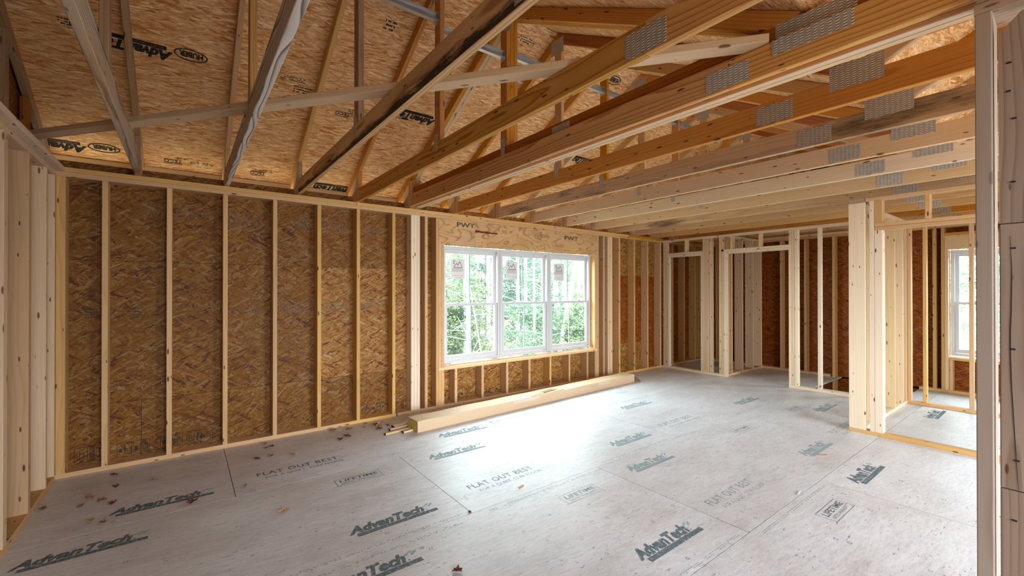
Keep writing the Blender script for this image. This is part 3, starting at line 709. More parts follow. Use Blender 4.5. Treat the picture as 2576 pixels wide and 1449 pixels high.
for i, q in enumerate(TX):
    if q: truss(q[0], q[2], q[1], tc=[DUSK, PINE, PINE, AMBER, 0, AMBER, AMBER, PALE, PINE, PINE, PINE, PINE, PINE, PINE, PINE][i],
                tc2=[PINE, AMBER, RUST][i % 3], kp=[DUSK, PINE, DUSK, AMBER][i] if i < 4 else [AMBER, PINE][i % 2])
# the girder: a scab board and three deep plies
gt = empty('girder_truss', (2.10, YF, ZT), 'thick girder truss of several boards with dark seams along its white underside', 'roof truss')
stick('bottom_chord', (2.10, 2.138), (-0.40, 1.03), (ZT, ZT+0.14), GOLD, gt); stick('bottom_chord', (2.10, 2.138), (1.032, 4.777), (ZT, ZT+0.14), GOLD, gt)
for k, x in enumerate((2.1395, 2.1785, 2.2175)):
    stick('bottom_chord', (x, x+0.0375), (-0.40, 4.74), (ZT-0.001*k, ZT+0.225), RUST if k == 0 else PALE, gt)
    chords(x, 0.0375, gt, AMBER if k == 0 else PALE, AMBER, AMBER)
    stick('king_post', (x, x+0.0375), (2.890, 2.979), (ZT+0.226, zr(2.979)-0.105), AMBER, gt)
    stick('heel_post', (x, x+0.0375), (4.742, 4.862), (ZT+0.0, zr(4.80)-0.104), DUSK if k else AMBER, gt)
    yz_block('heel_wedge', x, x+0.0375, [(4.865, ZT), (5.03, ZT), (5.03, zr(5.03)-0.103), (4.865, zr(4.865)-0.103)], PALE, gt)
beam('web', (2.158, 0.64, ZT+0.28), (2.158, -0.35, zb2(-0.35)-0.12), 0.038, 0.089, PALE, gt)
nplate(2.0995, 4.715, 4.774, ZT+0.003, ZT+0.137, gt); nplate(2.139, 4.765, 4.82, ZT+0.15, ZT+0.305, gt)
nplate(2.0995, 0.935, 1.142, ZT+0.012, ZT+0.105, gt); nplate(2.139, 0.535, 0.835, ZT+0.143, ZT+0.224, gt); nplate(2.0995, 0.535, 0.835, ZT+0.07, ZT+0.139, gt)
nplate(2.139, 2.15, 2.33, ZT+0.145, ZT+0.205, gt); nplate(2.139, 2.92, 2.975, ZT+0.15, ZT+0.30, gt); nplate(2.139, 2.80, 2.98, ZP-0.22, ZP-0.06, gt, 0.5)
# gable end trusses over the outer walls
for x, lab, m in ((-0.935, 'dark gable end truss standing on the left wall', DUSK), (8.84, 'gable end truss on the outer wall behind the closets', PINE)):
    g_ = empty('gable_truss', (x, YF, ZT), lab, 'roof truss')
    stick('bottom_chord', (x, x+0.038), (-0.4, 5.0), (ZT+0.001, ZT+0.09), m, g_); chords(x, 0.038, g_, m, m, m)
    for y in (4.55, 4.06, 3.55, 2.89, 2.35, 1.75, 1.2):
        z1 = (zr(y+0.089) if y > YR else zb(y)) - 0.105
        stick('gable_stud', (x, x+0.038), (y, y+0.089), (ZT+0.091, z1), RUST if y > 4.4 else m, g_)
        nplate(x+0.0385, y+0.02, y+0.07, ZT+0.04, ZT+0.15, g_, 0, 1)

# long brace on the chords and steel spacers between king posts
zbz = ZT+0.14+0.0195
br = beam('brace_board', (-0.90, 4.655, zbz), (2.125, 0.870, zbz), 0.089, 0.038, PALE, None, side=V((1, 0.8, 0)))
tag(br, 'long pale board lying diagonally across the tops of the bottom chords', 'board')
def spacer(x0, x1, y, z, label):
    t = 0.0016; L = x1-x0
    me = boxes('truss_spacer', [(-L/2, L/2, -0.0008, 0.0008, 0, 0.068), (-L/2, L/2, -0.034, -0.0008, 0, t), (-L/2, L/2, -0.022, -0.0008, 0.068-t, 0.068), (-L/2, L/2, -0.034, -0.0325, t, 0.010),
                                (-L/2, -L/2+0.002, -0.034, 0.03, -0.01, 0.075), (L/2-0.002, L/2, -0.034, 0.03, -0.01, 0.075)], STEEL)
    o = link('truss_spacer', me, None, Matrix.Translation(((x0+x1)/2, y, z)), STEEL)
    return tag(o, label, 'steel brace', 'steel spacers between the king posts')
for x0, x1, z, lab in [(0.337, 0.916, 3.50, 'steel channel between the striped truss and the black mould truss'),
                       (0.954, 1.52, 3.505, 'steel channel between the black mould truss and the golden truss'),
                       (1.558, 2.1395, 3.425, 'steel channel between the golden truss and the girder truss'),
                       (2.255, 2.765, 3.46, 'steel channel running right from the girder king posts'),
                       (2.803, 3.395, 3.475, 'steel channel reaching the truss with the spotted dark chord'),
                       (3.433, 4.02, 3.47, 'steel channel right of the spotted dark truss'),
                       (4.058, 4.68, 3.46, 'steel channel between the pale truss and the whitish knotty truss'),
                       (4.718, 5.32, 3.46, 'steel channel right of the whitish knotty truss')]:
    spacer(x0+0.001, x1-0.001, 2.94, z, lab)

# ------------------------------------------------------------------ windows
def sticker(M, parent):
    mats = [PAPER, SLOGO, SBLUE, STEXT]; vs, fs, mi = [], [], []
    def q(pts, i, z):
        n = len(vs); vs.extend([(x, y, z) for x, y in pts]); fs.append(tuple(range(n, n+len(pts)))); mi.append(i)
    q([(0, 0), (0.215, 0), (0.215, 0.27), (0, 0.27)], 0, 0)
    def seg(a, b, w, i=1):
        a, b = V(a+(0,)), V(b+(0,)); d = (b-a).normalized(); p = V((-d.y, d.x, 0))*w/2
        q([tuple((a+p)[:2]), tuple((a-p)[:2]), tuple((b-p)[:2]), tuple((b+p)[:2])], i, 0.0006)
    P = [(0.045, 0.162), (0.09, 0.212), (0.105, 0.180), (0.135, 0.236), (0.175, 0.155), (0.045, 0.155)]
    for a, b in zip(P, P[1:]): seg(a, b, 0.011)
    q([(0.030, 0.215), (0.055, 0.228), (0.075, 0.245), (0.035, 0.25)], 2, 0.0006); q([(0.03, 0.20), (0.06, 0.20), (0.05, 0.225)], 1, 0.0006)
    for r, y in enumerate((0.135, 0.118, 0.101)):
        x = 0.02
        while x < 0.185: l = random.uniform(0.006, 0.014); q([(x, y), (x+l, y), (x+l, y+0.011), (x, y+0.011)], 3, 0.0006); x += l+0.004
    for y, a, b in ((0.045, 0.03, 0.135), (0.012, 0.07, 0.15)):
        x = a
        while x < b: l = random.uniform(0.004, 0.012); q([(x, y), (x+l, y), (x+l, y+0.005), (x, y+0.005)], 1, 0.0006); x += l+0.003
    for i in range(12):
        a, b = 2*math.pi*i/12, 2*math.pi*(i+1)/12
        seg((0.17+0.014*math.cos(a), 0.042+0.014*math.sin(a)), (0.17+0.014*math.cos(b), 0.042+0.014*math.sin(b)), 0.003)
    me = bpy.data.meshes.new('sticker'); me.from_pydata(vs, [], fs)
    for m in mats: me.materials.append(m)
    for p, i in zip(me.polygons, mi): p.material_index = i
    o = bpy.data.objects.new('sticker', me); COL.objects.link(o); o.matrix_world = M; o.parent = parent; o.matrix_parent_inverse = parent.matrix_basis.inverted()
    o['label'] = 'grey maker sticker with a peak logo'
    return o
def window(name, F, w, h, label, stick_at=None):
    """double-hung unit; frame F at its lower corner on the room face, x across, y up, z into the room"""
    root = empty(name, F.translation, label, 'window', kind='structure'); f = 0.040; st = 0.042
    def part(nm, bx, m, parent=root):
        return link(nm, boxes(nm, bx, m), parent, F, m)
    part('frame', [(0, f, 0, h, -0.09, 0), (w-f, w, 0, h, -0.09, 0), (f, w-f, h-f, h, -0.09, 0), (f, w-f, 0, f*0.9, -0.09, 0), (f, w-f, f*0.9, f*1.15, -0.09, -0.055),
                   (-0.0, w, h-0.012, h, 0, 0.004), (f, f+0.008, f, h-f, -0.053, -0.045), (w-f-0.008, w-f, f, h-f, -0.053, -0.045)], VINYL)
    mid = h*0.497
    for nm, z0, z1, ya, yb_ in (('lower_sash', -0.045, -0.012, f+0.002, mid+0.018), ('upper_sash', -0.083, -0.054, mid-0.016, h-f)):
        a, b = f+0.001, w-f-0.001; s2 = 0.034 if nm == 'lower_sash' else 0.045
        lowr = 0.055 if nm == 'lower_sash' else 0.034; topr = 0.034 if nm == 'lower_sash' else 0.050
        sh = part(nm, [(a, a+st, ya, yb_, z0, z1), (b-st, b, ya, yb_, z0, z1), (a+st, b-st, ya, ya+lowr, z0, z1), (a+st, b-st, yb_-topr, yb_, z0, z1)], VINYL)
        zc = (z0+z1)/2
        part('pane', [(a+st-0.004, b-st+0.004, ya+lowr-0.004, yb_-topr+0.004, zc-0.002, zc+0.002)], GLASS, sh)
        part('grille_bar', [((a+b)/2-0.008, (a+b)/2+0.008, ya+lowr, yb_-topr, zc-0.011, zc-0.004)], MUNT, sh)
        if nm == 'lower_sash':
            for c in (0.27, 0.73):
                part('sash_lock', [(w*c-0.03, w*c+0.03, yb_, yb_+0.007, z0, z1), (w*c-0.012, w*c+0.012, yb_+0.007, yb_+0.016, z0+0.006, z1-0.006)], VINYL, sh)
        elif stick_at:
            sticker(F @ Matrix.Translation((stick_at[0], stick_at[1], zc+0.0035)), sh)
    return root
YW = 4.955
for k, (a, b) in enumerate([(2.632, 3.546), (3.549, 4.472), (4.475, 5.398)]):
    window('window_%d' % (k+1), frame((a, YW, 0.535), EX, EZ, -EY), b-a, 1.522,
           ['left unit of the white triple window, beside the header seam', 'middle unit of the white triple window', 'right unit of the white triple window'][k],
           [(0.165, 1.095), (0.15, 1.095), (0.165, 1.095)][k])
wsx = [(2.68, 2.75), (3.42, 3.50), (4.42, 4.50), (5.05, 5.14)]
for a, b in wsx: stick('shim', (a, b), (4.93, 4.99), (0.5085, 0.534), WHITE, wf)

# ------------------------------------------------------------------ closet wall (far end)
wc = empty('wall_closet', (7.32, 3.2, 0), 'pale framed closet wall with two openings at the far end', 'wall', kind='structure')
XC = (7.32, 7.408)
def sC(lst, z0, z1, m, name='stud'):
    for a, b in lst: stick(name, XC, (a, b), (z0, z1), m, wc)
sC([(4.807, 4.845), (4.768, 4.8055), (4.017, 4.055), (3.977, 4.0155), (3.937, 3.9755), (3.893, 3.931)], 0.0385, 2.3885, PALE)
sC([(4.727, 4.7665)], 0.0385, 2.0955, WHITE, 'jack_stud'); sC([(4.057, 4.09)], 0.0385, 2.0955, WHITE, 'jack_stud')
sC([(3.72, 3.76), (3.678, 3.719)], 0.0385, 2.3885, PALE); sC([(3.639, 3.677)], 0.0385, 2.0955, WHITE, 'jack_stud')
sC([(2.648, 2.686)], 0.0385, 2.0955, WHITE, 'jack_stud'); sC([(2.608, 2.6465)], 0.0385, 2.3885, PALE)
sC([(2.566, 2.606)], 0.0385, 2.3885, WHITE); sC([(2.271, 2.309)], 0.0385, 2.3885, WHITE); sC([(1.88, 1.918), (1.50, 1.538)], 0.0385, 2.3885, WHITE)
for z in ((2.0960, 2.134), (2.1355, 2.1735)):
    stick('header_plate', XC, (4.057, 4.7665), z, WHITE, wc); stick('header_plate', XC, (2.648, 3.718 if z[0] > 2.11 else 3.677), z, WHITE, wc)
sC([(4.36, 4.398), (3.53, 3.568), (3.08, 3.118), (2.648, 2.686)], 2.174, 2.3885, PALE, 'cripple_stud')
stick('top_plate', XC, (1.475, 4.8645), (2.389, 2.427), WHITE, wc)
stick('bottom_plate', XC, (3.639, 4.8645), (0, 0.038), WHITE, wc); stick('bottom_plate', XC, (1.475, 2.686), (0, 0.038), WHITE, wc)
ws_ = empty('wall_closet_side', (8.0, 3.7, 0), 'short closet partition running back from the closet wall', 'wall', kind='structure')
for k, x in enumerate((7.56, 7.95, 8.36, 8.70)):
    stick('stud', (x, x+0.038), (3.66, 3.80), (0.0385, 2.3885), [PINE, PALE, WHITE, PALE][k], ws_)
stick('top_plate', (7.41, 8.78), (3.66, 3.80), (2.389, 2.427), WHITE, ws_); stick('bottom_plate', (7.41, 8.78), (3.66, 3.80), (0, 0.038), PALE, ws_)

# ------------------------------------------------------------------ outer wall behind
we = empty('wall_right', (8.85, 1, 0), 'outer framed wall of strand board behind the closets and doorway', 'wall', kind='structure')
FE = frame((8.9265, 0, 0), EY, EZ, EX)
HOLE4 = [(0.23, 1.153, 0.508, 2.07), (-0.70, 0.12, 0.508, 2.07)]
panels('sheathing_panel', (-3.0, 5.01), None, lambda i: [-1.9, 0.55, 2.97] if i % 2 else [-0.7, 1.74, 4.19], [-1.6, -0.70, 0.52, 1.738, 2.52], HOLE4, FE, 0.013, OSBD, we)
for a in (4.55, 4.15, 3.745, 3.33, 2.94, 2.52, 2.12, 1.72, 1.283, -0.86, -0.95, -2.84):
    stick('stud', (8.78, 8.9195), (a, a+0.038), (-1.5 if 1.5 < a < 2.6 else 0.0385, 2.3885), PINE, we)
for a, b in ((1.193, 1.231), (-0.78, -0.742)): stick('king_stud', (8.78, 8.9195), (a, b), (0.0385, 2.3885), PINE, we)
for a, b in ((1.154, 1.192), (0.13, 0.168), (0.18, 0.22), (-0.741, -0.703)): stick('jack_stud', (8.78, 8.9195), (a, b), (0.0385, 2.0695), PALE, we)
stick('header_beam', (8.78, 8.87), (-0.741, 1.192), (2.07, 2.27), PALE, we); stick('header_plate', (8.78, 8.9195), (-0.741, 1.192), (2.271, 2.309), AMBER, we)
stick('window_sill_plate', (8.78, 8.9195), (-0.741, 1.1535), (0.470, 0.508), PINE, we)
for a in (1.112, 0.7, 0.3, -0.1, -0.5): stick('cripple_stud', (8.78, 8.9195), (a, a+0.038), (0.0385, 0.4695), PINE, we)
for z in ((2.389, 2.4265), (2.4275, ZT)): stick('top_plate', (8.78, 8.9195), (-3.0, 4.8645), z, PALE if z[0] > 2.4 else PINE, we)
stick('bottom_plate', (8.78, 8.9195), (2.59, 4.8645), (0, 0.038), PALE, we); stick('bottom_plate', (8.78, 8.9195), (-3.0, 1.47), (0, 0.038), PINE, we)
rs = [(-3.0, 5.01, -1.6, 2.52)]
for h in HOLE4: rs = [q for r in rs for q in cut(r, h)]
link('wall_light_block', boxes('wall_light_block', [(a, b, c, d, -0.001, 0.001) for a, b, c, d in rs], LBLOCK), we, frame((8.9355, 0, 0), EY, EZ, EX), LBLOCK)  # light stop added outside the panels, open at the windows
gable(we, 8.9205, OSBD, 0.012)
window('window_4', frame((8.868, 1.143, 0.53), -EY, EZ, -EX), 0.905, 1.527, 'white double hung window seen through the doorway', None)
window('window_5', frame((8.868, 0.115, 0.53), -EY, EZ, -EX), 0.80, 1.527, 'unseen window added beside the doorway window to let in daylight', None)  # invented unseen window, added to let daylight into the doorway room

# ------------------------------------------------------------------ hall wall, doorway wall, inner wall
wh = empty('wall_hall', (6.5, 1.42, 0), 'framed wall running back from the end post beside the doorway', 'wall', kind='structure')
for x in (6.05, 6.462, 6.915, 7.311, 7.50): stick('stud', (x, x+0.038), (1.375, 1.464), (0.0385, 2.3505), PALE, wh)
stick('top_plate', (5.70, 7.60), (1.375, 1.464), (2.351, 2.389), PALE, wh); stick('bottom_plate', (5.70, 7.60), (1.375, 1.464), (0, 0.038), WHITE, wh)
wd = empty('wall_doorway', (5.64, 0.9, 0), 'framed doorway wall with a broad end post and header', 'wall', kind='structure')
XD = (5.60, 5.689)
ep = stick('end_post', (5.60, 5.638), (1.345, 1.485), (0.0385, 2.388), WHITE, wd); ep['label'] = 'broad whitish end board with small knots'
stick('blocking', (5.602, 5.69), (1.347, 1.483), (2.3885, 2.44), DUSK, wd)
stick('stud', (5.645, 5.69), (1.375, 1.464), (0.0385, 2.388), PALE, wd)
stick('stud', XD, (1.272, 1.3105), (0.0385, 2.3935), WHITE, wd)
stick('jack_stud', XD, (1.206, 1.270), (0.0385, 2.0895), WHITE, wd)
for z in ((2.090, 2.1245), (2.1265, 2.161)): stick('header_plate', XD, (-0.60, 1.270), z, PINE, wd)
for a, b in ((1.206, 1.270), (0.856, 0.894), (0.44, 0.478), (0.03, 0.068)): stick('cripple_stud', XD, (a, b), (2.1615, 2.3935), PINE, wd)
stick('top_plate', XD, (-1.2, 1.341), (2.394, 2.43), PINE, wd); stick('bottom_plate', XD, (-1.2, 1.485), (0, 0.038), PINE, wd)
wi = empty('wall_inner', (7.58, 0.5, 0), 'thin inner stud wall in front of the doorway window', 'wall', kind='structure')
XI = (7.54, 7.629)
for a, b in ((1.376, 1.411), (1.338, 1.3745), (1.190, 1.226), (0.778, 0.816), (0.37, 0.408), (-0.03, 0.008)): stick('stud', XI, (a, b), (0.0385, 2.3605), PINE, wi)
stick('top_plate', XI, (-0.5, 1.3745), (2.361, 2.399), PINE, wi); stick('bottom_plate', XI, (-0.5, 1.3745), (0, 0.038), PINE, wi)
sr = stick('rim_board', (7.66, 7.698), (1.48, 2.46), (-0.26, -0.02), PALE, we)

# ------------------------------------------------------------------ near right wall end
wn = empty('wall_near', (2.14, 0.0, 0), 'close wall end at the right with a brown post and boards', 'wall', kind='structure')
stick('stud', (2.07, 2.21), (0.170, 0.2085), (0.0385, 2.3885), DUSKP, wn)
stick('top_plate', (2.07, 2.21), (-2.9, 0.210), (2.389, 2.4265), DUSK, wn); stick('top_plate', (2.07, 2.21), (-2.9, 0.205), (2.4275, ZT-0.002), DUSK, wn)
stick('bottom_plate', (2.07, 2.21), (-2.9, 0.2085), (0, 0.038), DUSK, wn)
WIDE = lumber_mat('dusty_wide_board', (0.35, 0.27, 0.20), (0.24, 0.165, 0.11), weather=0.2, ring=0.8, knots=1.0)
for z0, z1 in ((0.04, 0.853), (0.857, 1.697)): stick('board', (2.088, 2.126), (-0.12, 0.158), (z0, z1), WIDE, wn)
bp = yz_block('board', 2.088, 2.126, [(-0.12, 1.701), (0.158, 1.701), (0.158, 2.312), (0.108, 2.365), (-0.12, 2.365)], WIDE, wn)
bp['label'] = 'topmost board with a clipped upper corner'
NAILK = []
for y, z in ((0.135, 2.21), (0.137, 2.12), (0.125, 2.03), (0.128, 1.83), (0.128, 1.62), (0.13, 1.30), (0.122, 0.95), (0.128, 0.76)):
    link('nail_head', boxes('nail_head', [(-0.005, 0.005, -0.0024, 0.0028, -0.002, 0.002)], BLACK), wn, frame((2.0875, y, z), EY, EZ, EX), BLACK)
cr = []
pts = [(0.1345, 1.66), (0.1335, 1.60), (0.132, 1.56), (0.1325, 1.50), (0.1335, 1.42), (0.1355, 1.36), (0.1355, 1.28), (0.134, 1.20), (0.131, 1.12), (0.127, 1.02), (0.123, 0.92), (0.120, 0.86)]
vs = []
for i, (y, z) in enumerate(pts): w = 0.0011*math.sin(math.pi*(i+0.4)/len(pts)) + 0.0003; vs += [(y-w, z, 0), (y+w, z, 0)]
link('crack', mesh('crack', vs, [(2*i, 2*i+1, 2*i+3, 2*i+2) for i in range(len(pts)-1)], RUST), wn, frame((2.0868, 0, 0), EY, EZ, EX), BLACK)
FN = frame((2.14, 0, 0), EY, EZ, EX)
panels('sheathing_panel', (-3.0, -0.125), None, lambda i: [-1.3], [0.0, 1.22, 2.44], [], FN, 0.013, OSB, wn)
wb = empty('wall_back', (4, -3, 0), 'back wall behind the camera with wide unseen openings sized for fill daylight', 'wall', kind='structure')
FB = frame((0, -3.0, 0), EX, EZ, -EY)
panels('sheathing_panel', (-0.957, 8.93), None, lambda i: [1.5, 3.9, 6.3] if i % 2 else [0.3, 2.7, 5.1, 7.5], [-0.25, 0.97, 2.19, 2.52, 3.6, zb2(-3.0)], [(-0.10, 1.70, 0.25, 2.25), (2.3, 5.0, 0.05, 2.45)], FB, 0.013, OSB, wb)  # unseen openings, left one added, both sized for fill daylight

# ------------------------------------------------------------------ carton and loose things
ang = math.radians(2.8); BM = Matrix.Translation((1.935, 4.172, 0.0006)) @ Matrix.Rotation(ang, 4, 'Z')
L, Wd, Hh = 3.86, 0.222, 0.117
bx = empty('cardboard_box', (1.935, 4.172, 0), 'very long flat cardboard carton on the floor under the triple window', 'box')
def bpart(nm, me, m, M=I4): return link(nm, me, bx, BM @ M, m)
def carton():
    n = 30; vs, fs = [], []; r = random.Random(3)
    for i in range(n+1):
        x = L*i/n; d = 0.003*math.sin(i*1.3) - (0.006 if i in (2, 3) else 0)
        vs += [(x, 0, 0), (x, 0.001*math.sin(i), Hh+d), (x, Wd, Hh+d*0.6), (x, Wd, 0)]
    for i in range(n):
        a = 4*i
        for j in range(4): fs.append((a+j, a+(j+1) % 4, a+4+(j+1) % 4, a+4+j)[::-1])
    fs += [(0, 1, 2, 3), (4*n+3, 4*n+2, 4*n+1, 4*n)]
    return mesh('carton', vs, fs, CARD)
bpart('body', carton(), CARD)
bpart('end_label', boxes('end_label', [(-0.0012, 0, 0.05, 0.17, 0.018, 0.10)], YELL), YELL)
for y in (0.004, Wd-0.010): bpart('corner_strip', boxes('corner_strip', [(-0.0016, -0.0002, y, y+0.006, 0.0, Hh)], DUSK), DUSK)
bpart('tape', boxes('tape', [(2.95, 3.22, -0.0022, -0.0006, 0.062, 0.112)], TAPE), TAPE)
bpart('tape', boxes('tape', [(1.30, 1.75, -0.0030, -0.0012, 0.075, 0.119)], TAPE), TAPE)
def flap(pts, t=0.003):
    n = len(pts); vs = pts + [(x, y, z+t) for x, y, z in pts]
    return mesh('flap', vs, [tuple(range(n-1, -1, -1)), tuple(range(n, 2*n))] + [(i, (i+1) % n, n+(i+1) % n, n+i) for i in range(n)], CARD)
for P in ([(1.62, 0.03, Hh+0.004), (2.00, 0.05, Hh+0.020), (2.10, 0.065, Hh+0.042), (2.08, 0.085, Hh+0.040), (1.98, 0.07, Hh+0.016), (1.62, 0.045, Hh+0.004)],
          [(1.75, 0.09, Hh+0.004), (2.02, 0.10, Hh+0.012), (2.16, 0.085, Hh+0.030), (2.15, 0.115, Hh+0.026), (2.0, 0.125, Hh+0.010)],
          [(2.06, 0.01, Hh+0.004), (2.24, 0.012, Hh+0.004), (2.21, 0.07, Hh+0.020), (2.12, 0.06, Hh+0.026)],
          [(1.60, -0.004, Hh-0.008), (2.05, -0.006, Hh+0.006), (2.02, 0.012, Hh+0.014), (1.62, 0.01, Hh+0.006)]):
    bpart('torn_flap', flap(P), CARD)
bpart('tear_gap', boxes('tear_gap', [(1.88, 2.08, 0.03, 0.075, Hh+0.0025, Hh+0.0035)], BLACK), BLACK)
bpart('end_flap', flap([(L, 0.0, Hh-0.004), (L+0.13, -0.035, 0.002), (L+0.12, Wd*0.9, 0.002), (L, Wd, Hh-0.004)][::-1], 0.002), CARD)
for k, (x, y, l, lab) in enumerate([(1.64, 4.31, 0.75, 'thin pale wood strip with a dark end poking furthest left from under the carton'), (1.73, 4.415, 0.7, 'thin pale wood strip second out from the carton end, towards the wall'),
                                    (1.80, 4.50, 0.6, 'wide pale wood strip closest to the wall beside the carton end'), (1.81, 4.255, 0.5, 'short pale wood strip poking from under the carton front corner')]):
    w = [0.032, 0.032, 0.06, 0.030][k]; a = math.radians([6.0, 7.0, 8.0, 9][k]); z = 0.0105
    if y < 4.45: l = 0.30 if k != 3 else 0.115
    d = V((math.cos(a), math.sin(a), 0)); s0 = V((x, y, z))
    e_ = empty('wood_strip', (x, y, 0), lab, 'wood strip', 'wood strips by the carton')
    beam('strip', s0, s0+d*l, w, 0.019, PALE, e_, side=V((-d.y, d.x, 0)))
    beam('painted_end', s0-d*0.004, s0, w*0.98, 0.018, BLACK, e_, side=V((-d.y, d.x, 0)))

def leaf_mesh(k):
    r = random.Random(k); n = 14; vs = [(0, 0, 0.008)]; fs = []
    for i in range(n):
        a = 2*math.pi*i/n; rad = 0.030*(1.25 if i % 2 else 0.72)*r.uniform(0.75, 1.2)*(1.0+0.35*math.cos(a))
        x, y = rad*math.cos(a), rad*0.75*math.sin(a)
        vs.append((x, y, 0.004+abs(y)*r.uniform(0.3, 0.75)+0.25*max(0, x)*r.uniform(0, 1)))
    for i in range(n): fs.append((0, 1+i, 1+(i+1) % n))
    lo = min(v[2] for v in vs); vs = [(x, y, z-lo) for x, y, z in vs]
    n2 = len(vs); vs2 = vs + [(x, y, z+0.0012) for x, y, z in vs]
    return mesh('leaf', vs2, [f[::-1] for f in fs] + [tuple(n2+i for i in f) for f in fs] + [(1+i, 1+(i+1) % n, n2+1+(i+1) % n, n2+1+i) for i in range(n)], LEAFB)
LM = [leaf_mesh(k) for k in range(5)]
LV = {}
LC = {'dead_leaf_brown': 'brown', 'dead_leaf_red': 'dark red', 'dead_leaf_tan': 'tan'}
def leaf(x, y, m, lab, grp, s=1.0, z=0.0009):
    k = random.randrange(5); kk = (k, m.name)
    if kk not in LV:
        LV[kk] = LM[k].copy(); LV[kk].materials.clear(); LV[kk].materials.append(m)
    o = link('dead_leaf', LV[kk], None, Matrix.Translation((x, y, z)) @ Matrix.Rotation(random.uniform(0, 6.28), 4, 'Z') @ Matrix.Diagonal((s*0.8, s*0.8, s*0.8, 1)), m)
    return tag(o, lab, 'leaf', grp)
g1, g2, g3 = 'dead leaves in the left corner', 'dead leaves along the window wall plate', 'dead leaves left of the carton'
for x, y, m in [(-0.44, 4.70, LEAFR), (-0.19, 4.38, LEAFT), (-0.41, 4.41, LEAFR), (-0.53, 4.29, LEAFB), (-0.47, 4.18, LEAFB), (-0.57, 4.16, LEAFB), (-0.40, 4.08, LEAFR), (-0.77, 4.28, LEAFB), (-0.48, 3.87, LEAFT), (-0.42, 3.79, LEAFB)]:
    leaf(x, y, m, LC[m.name]+' curled dead leaf on the dim floor by the left wall', g1+', '+LC[m.name], random.uniform(0.8, 1.25))
for x, y, m in [(0.52, 4.38, LEAFR), (0.62, 4.38, LEAFB), (0.80, 4.29, LEAFT), (0.62, 4.78, LEAFT), (0.61, 4.63, LEAFB), (0.66, 4.66, LEAFR), (0.37, 3.84, LEAFT)]:
    leaf(x, y, m, LC[m.name]+' curled dead leaf on the floor beside the bare wall bays', g2+', '+LC[m.name], random.uniform(0.8, 1.3))
for x, y, m in [(1.23, 4.44, LEAFR), (1.24, 4.79, LEAFB), (1.28, 4.77, LEAFT), (1.39, 4.71, LEAFB), (1.60, 4.80, LEAFB), (1.63, 4.66, LEAFT), (1.71, 4.63, LEAFB), (1.65, 4.54, LEAFR), (1.79, 4.61, LEAFR), (1.33, 4.49, LEAFR), (1.74, 4.72, LEAFT), (1.92, 4.79, LEAFT), (1.56, 4.70, LEAFB), (1.67, 4.70, LEAFR), (1.70, 4.55, LEAFT)]:
    leaf(x, y, m, LC[m.name]+' curled dead leaf between the wall plate and carton end', g3+', '+LC[m.name], random.uniform(0.8, 1.5))
tag(leaf(0.055, 3.78, LEAFR, '', None, 1.5), 'wine red crumpled leaf on the floor beside the faded wordmark', 'leaf')
tag(leaf(0.55, 3.24, LEAFT, '', None, 1.2), 'lone tan folded leaf on the open floor left of the warranty print', 'leaf')
tag(leaf(1.147, 2.003, LEAFR, '', None, 1.1), 'red torn leaf at the front of the floor', 'leaf')
tag(leaf(1.52, 2.47, LEAFR, '', None, 0.6), 'tiny red leaf on the floor joint near the slogan print', 'leaf')
for x, y, a, l, lab in [(2.0, 2.55, 0.3, 0.06, 'small brown wood splinter near the slogan print'), (3.55, 1.25, 0.1, 0.07, 'white plastic sliver beside the floor seam'), (4.55, 1.43, -0.6, 0.08, 'reddish wood splinter by the far wordmark'), (4.2, 0.35, -0.5, 0.07, 'brown wood splinter at the lower right floor')]:
    o = beam('wood_splinter', (x, y, 0.0035), (x+l*math.cos(a), y+l*math.sin(a), 0.0035), 0.010, 0.005, VINYL if 'white' in lab else AMBER, None, side=V((-math.sin(a), math.cos(a), 0)))
    tag(o, lab, 'debris')

# ------------------------------------------------------------------ trees outside
def trunk_mesh(h, r, lean, seed, limbs):
    rr_ = random.Random(seed); n = 8; k = 9; vs, fs = [], []
    def tube(p0, p1, r0, r1, segs, sag=0.0, sides=6):
        b = len(vs); p0, p1 = V(p0), V(p1); ax = (p1-p0).normalized(); s = ax.orthogonal().normalized(); t = ax.cross(s)
        for i in range(segs+1):
            f = i/segs; c = p0.lerp(p1, f) - V((0, 0, sag*f*f)); ra = r0+(r1-r0)*f
            for j in range(sides): a = 2*math.pi*j/sides; vs.append(tuple(c + s*ra*math.cos(a) + t*ra*math.sin(a)))
        for i in range(segs):
            for j in range(sides): fs.append((b+i*sides+j, b+i*sides+(j+1) % sides, b+(i+1)*sides+(j+1) % sides, b+(i+1)*sides+j))
    tube((0, 0, -0.4), (lean[0]*h, lean[1]*h, h), r, r*0.45, k, 0, n)
    for i in range(limbs):
        z = rr_.uniform(0.4, h*0.8); a = rr_.uniform(0, 6.28); l = rr_.uniform(0.5, 1.7)
        c = V((lean[0]*z, lean[1]*z, z))
        tube(c, c+V((l*math.cos(a), l*math.sin(a), rr_.uniform(-0.3, 0.7))), 0.013, 0.004, 4, rr_.uniform(0, 0.35), 4)
    return mesh('trunk', vs, fs, BARK, True)
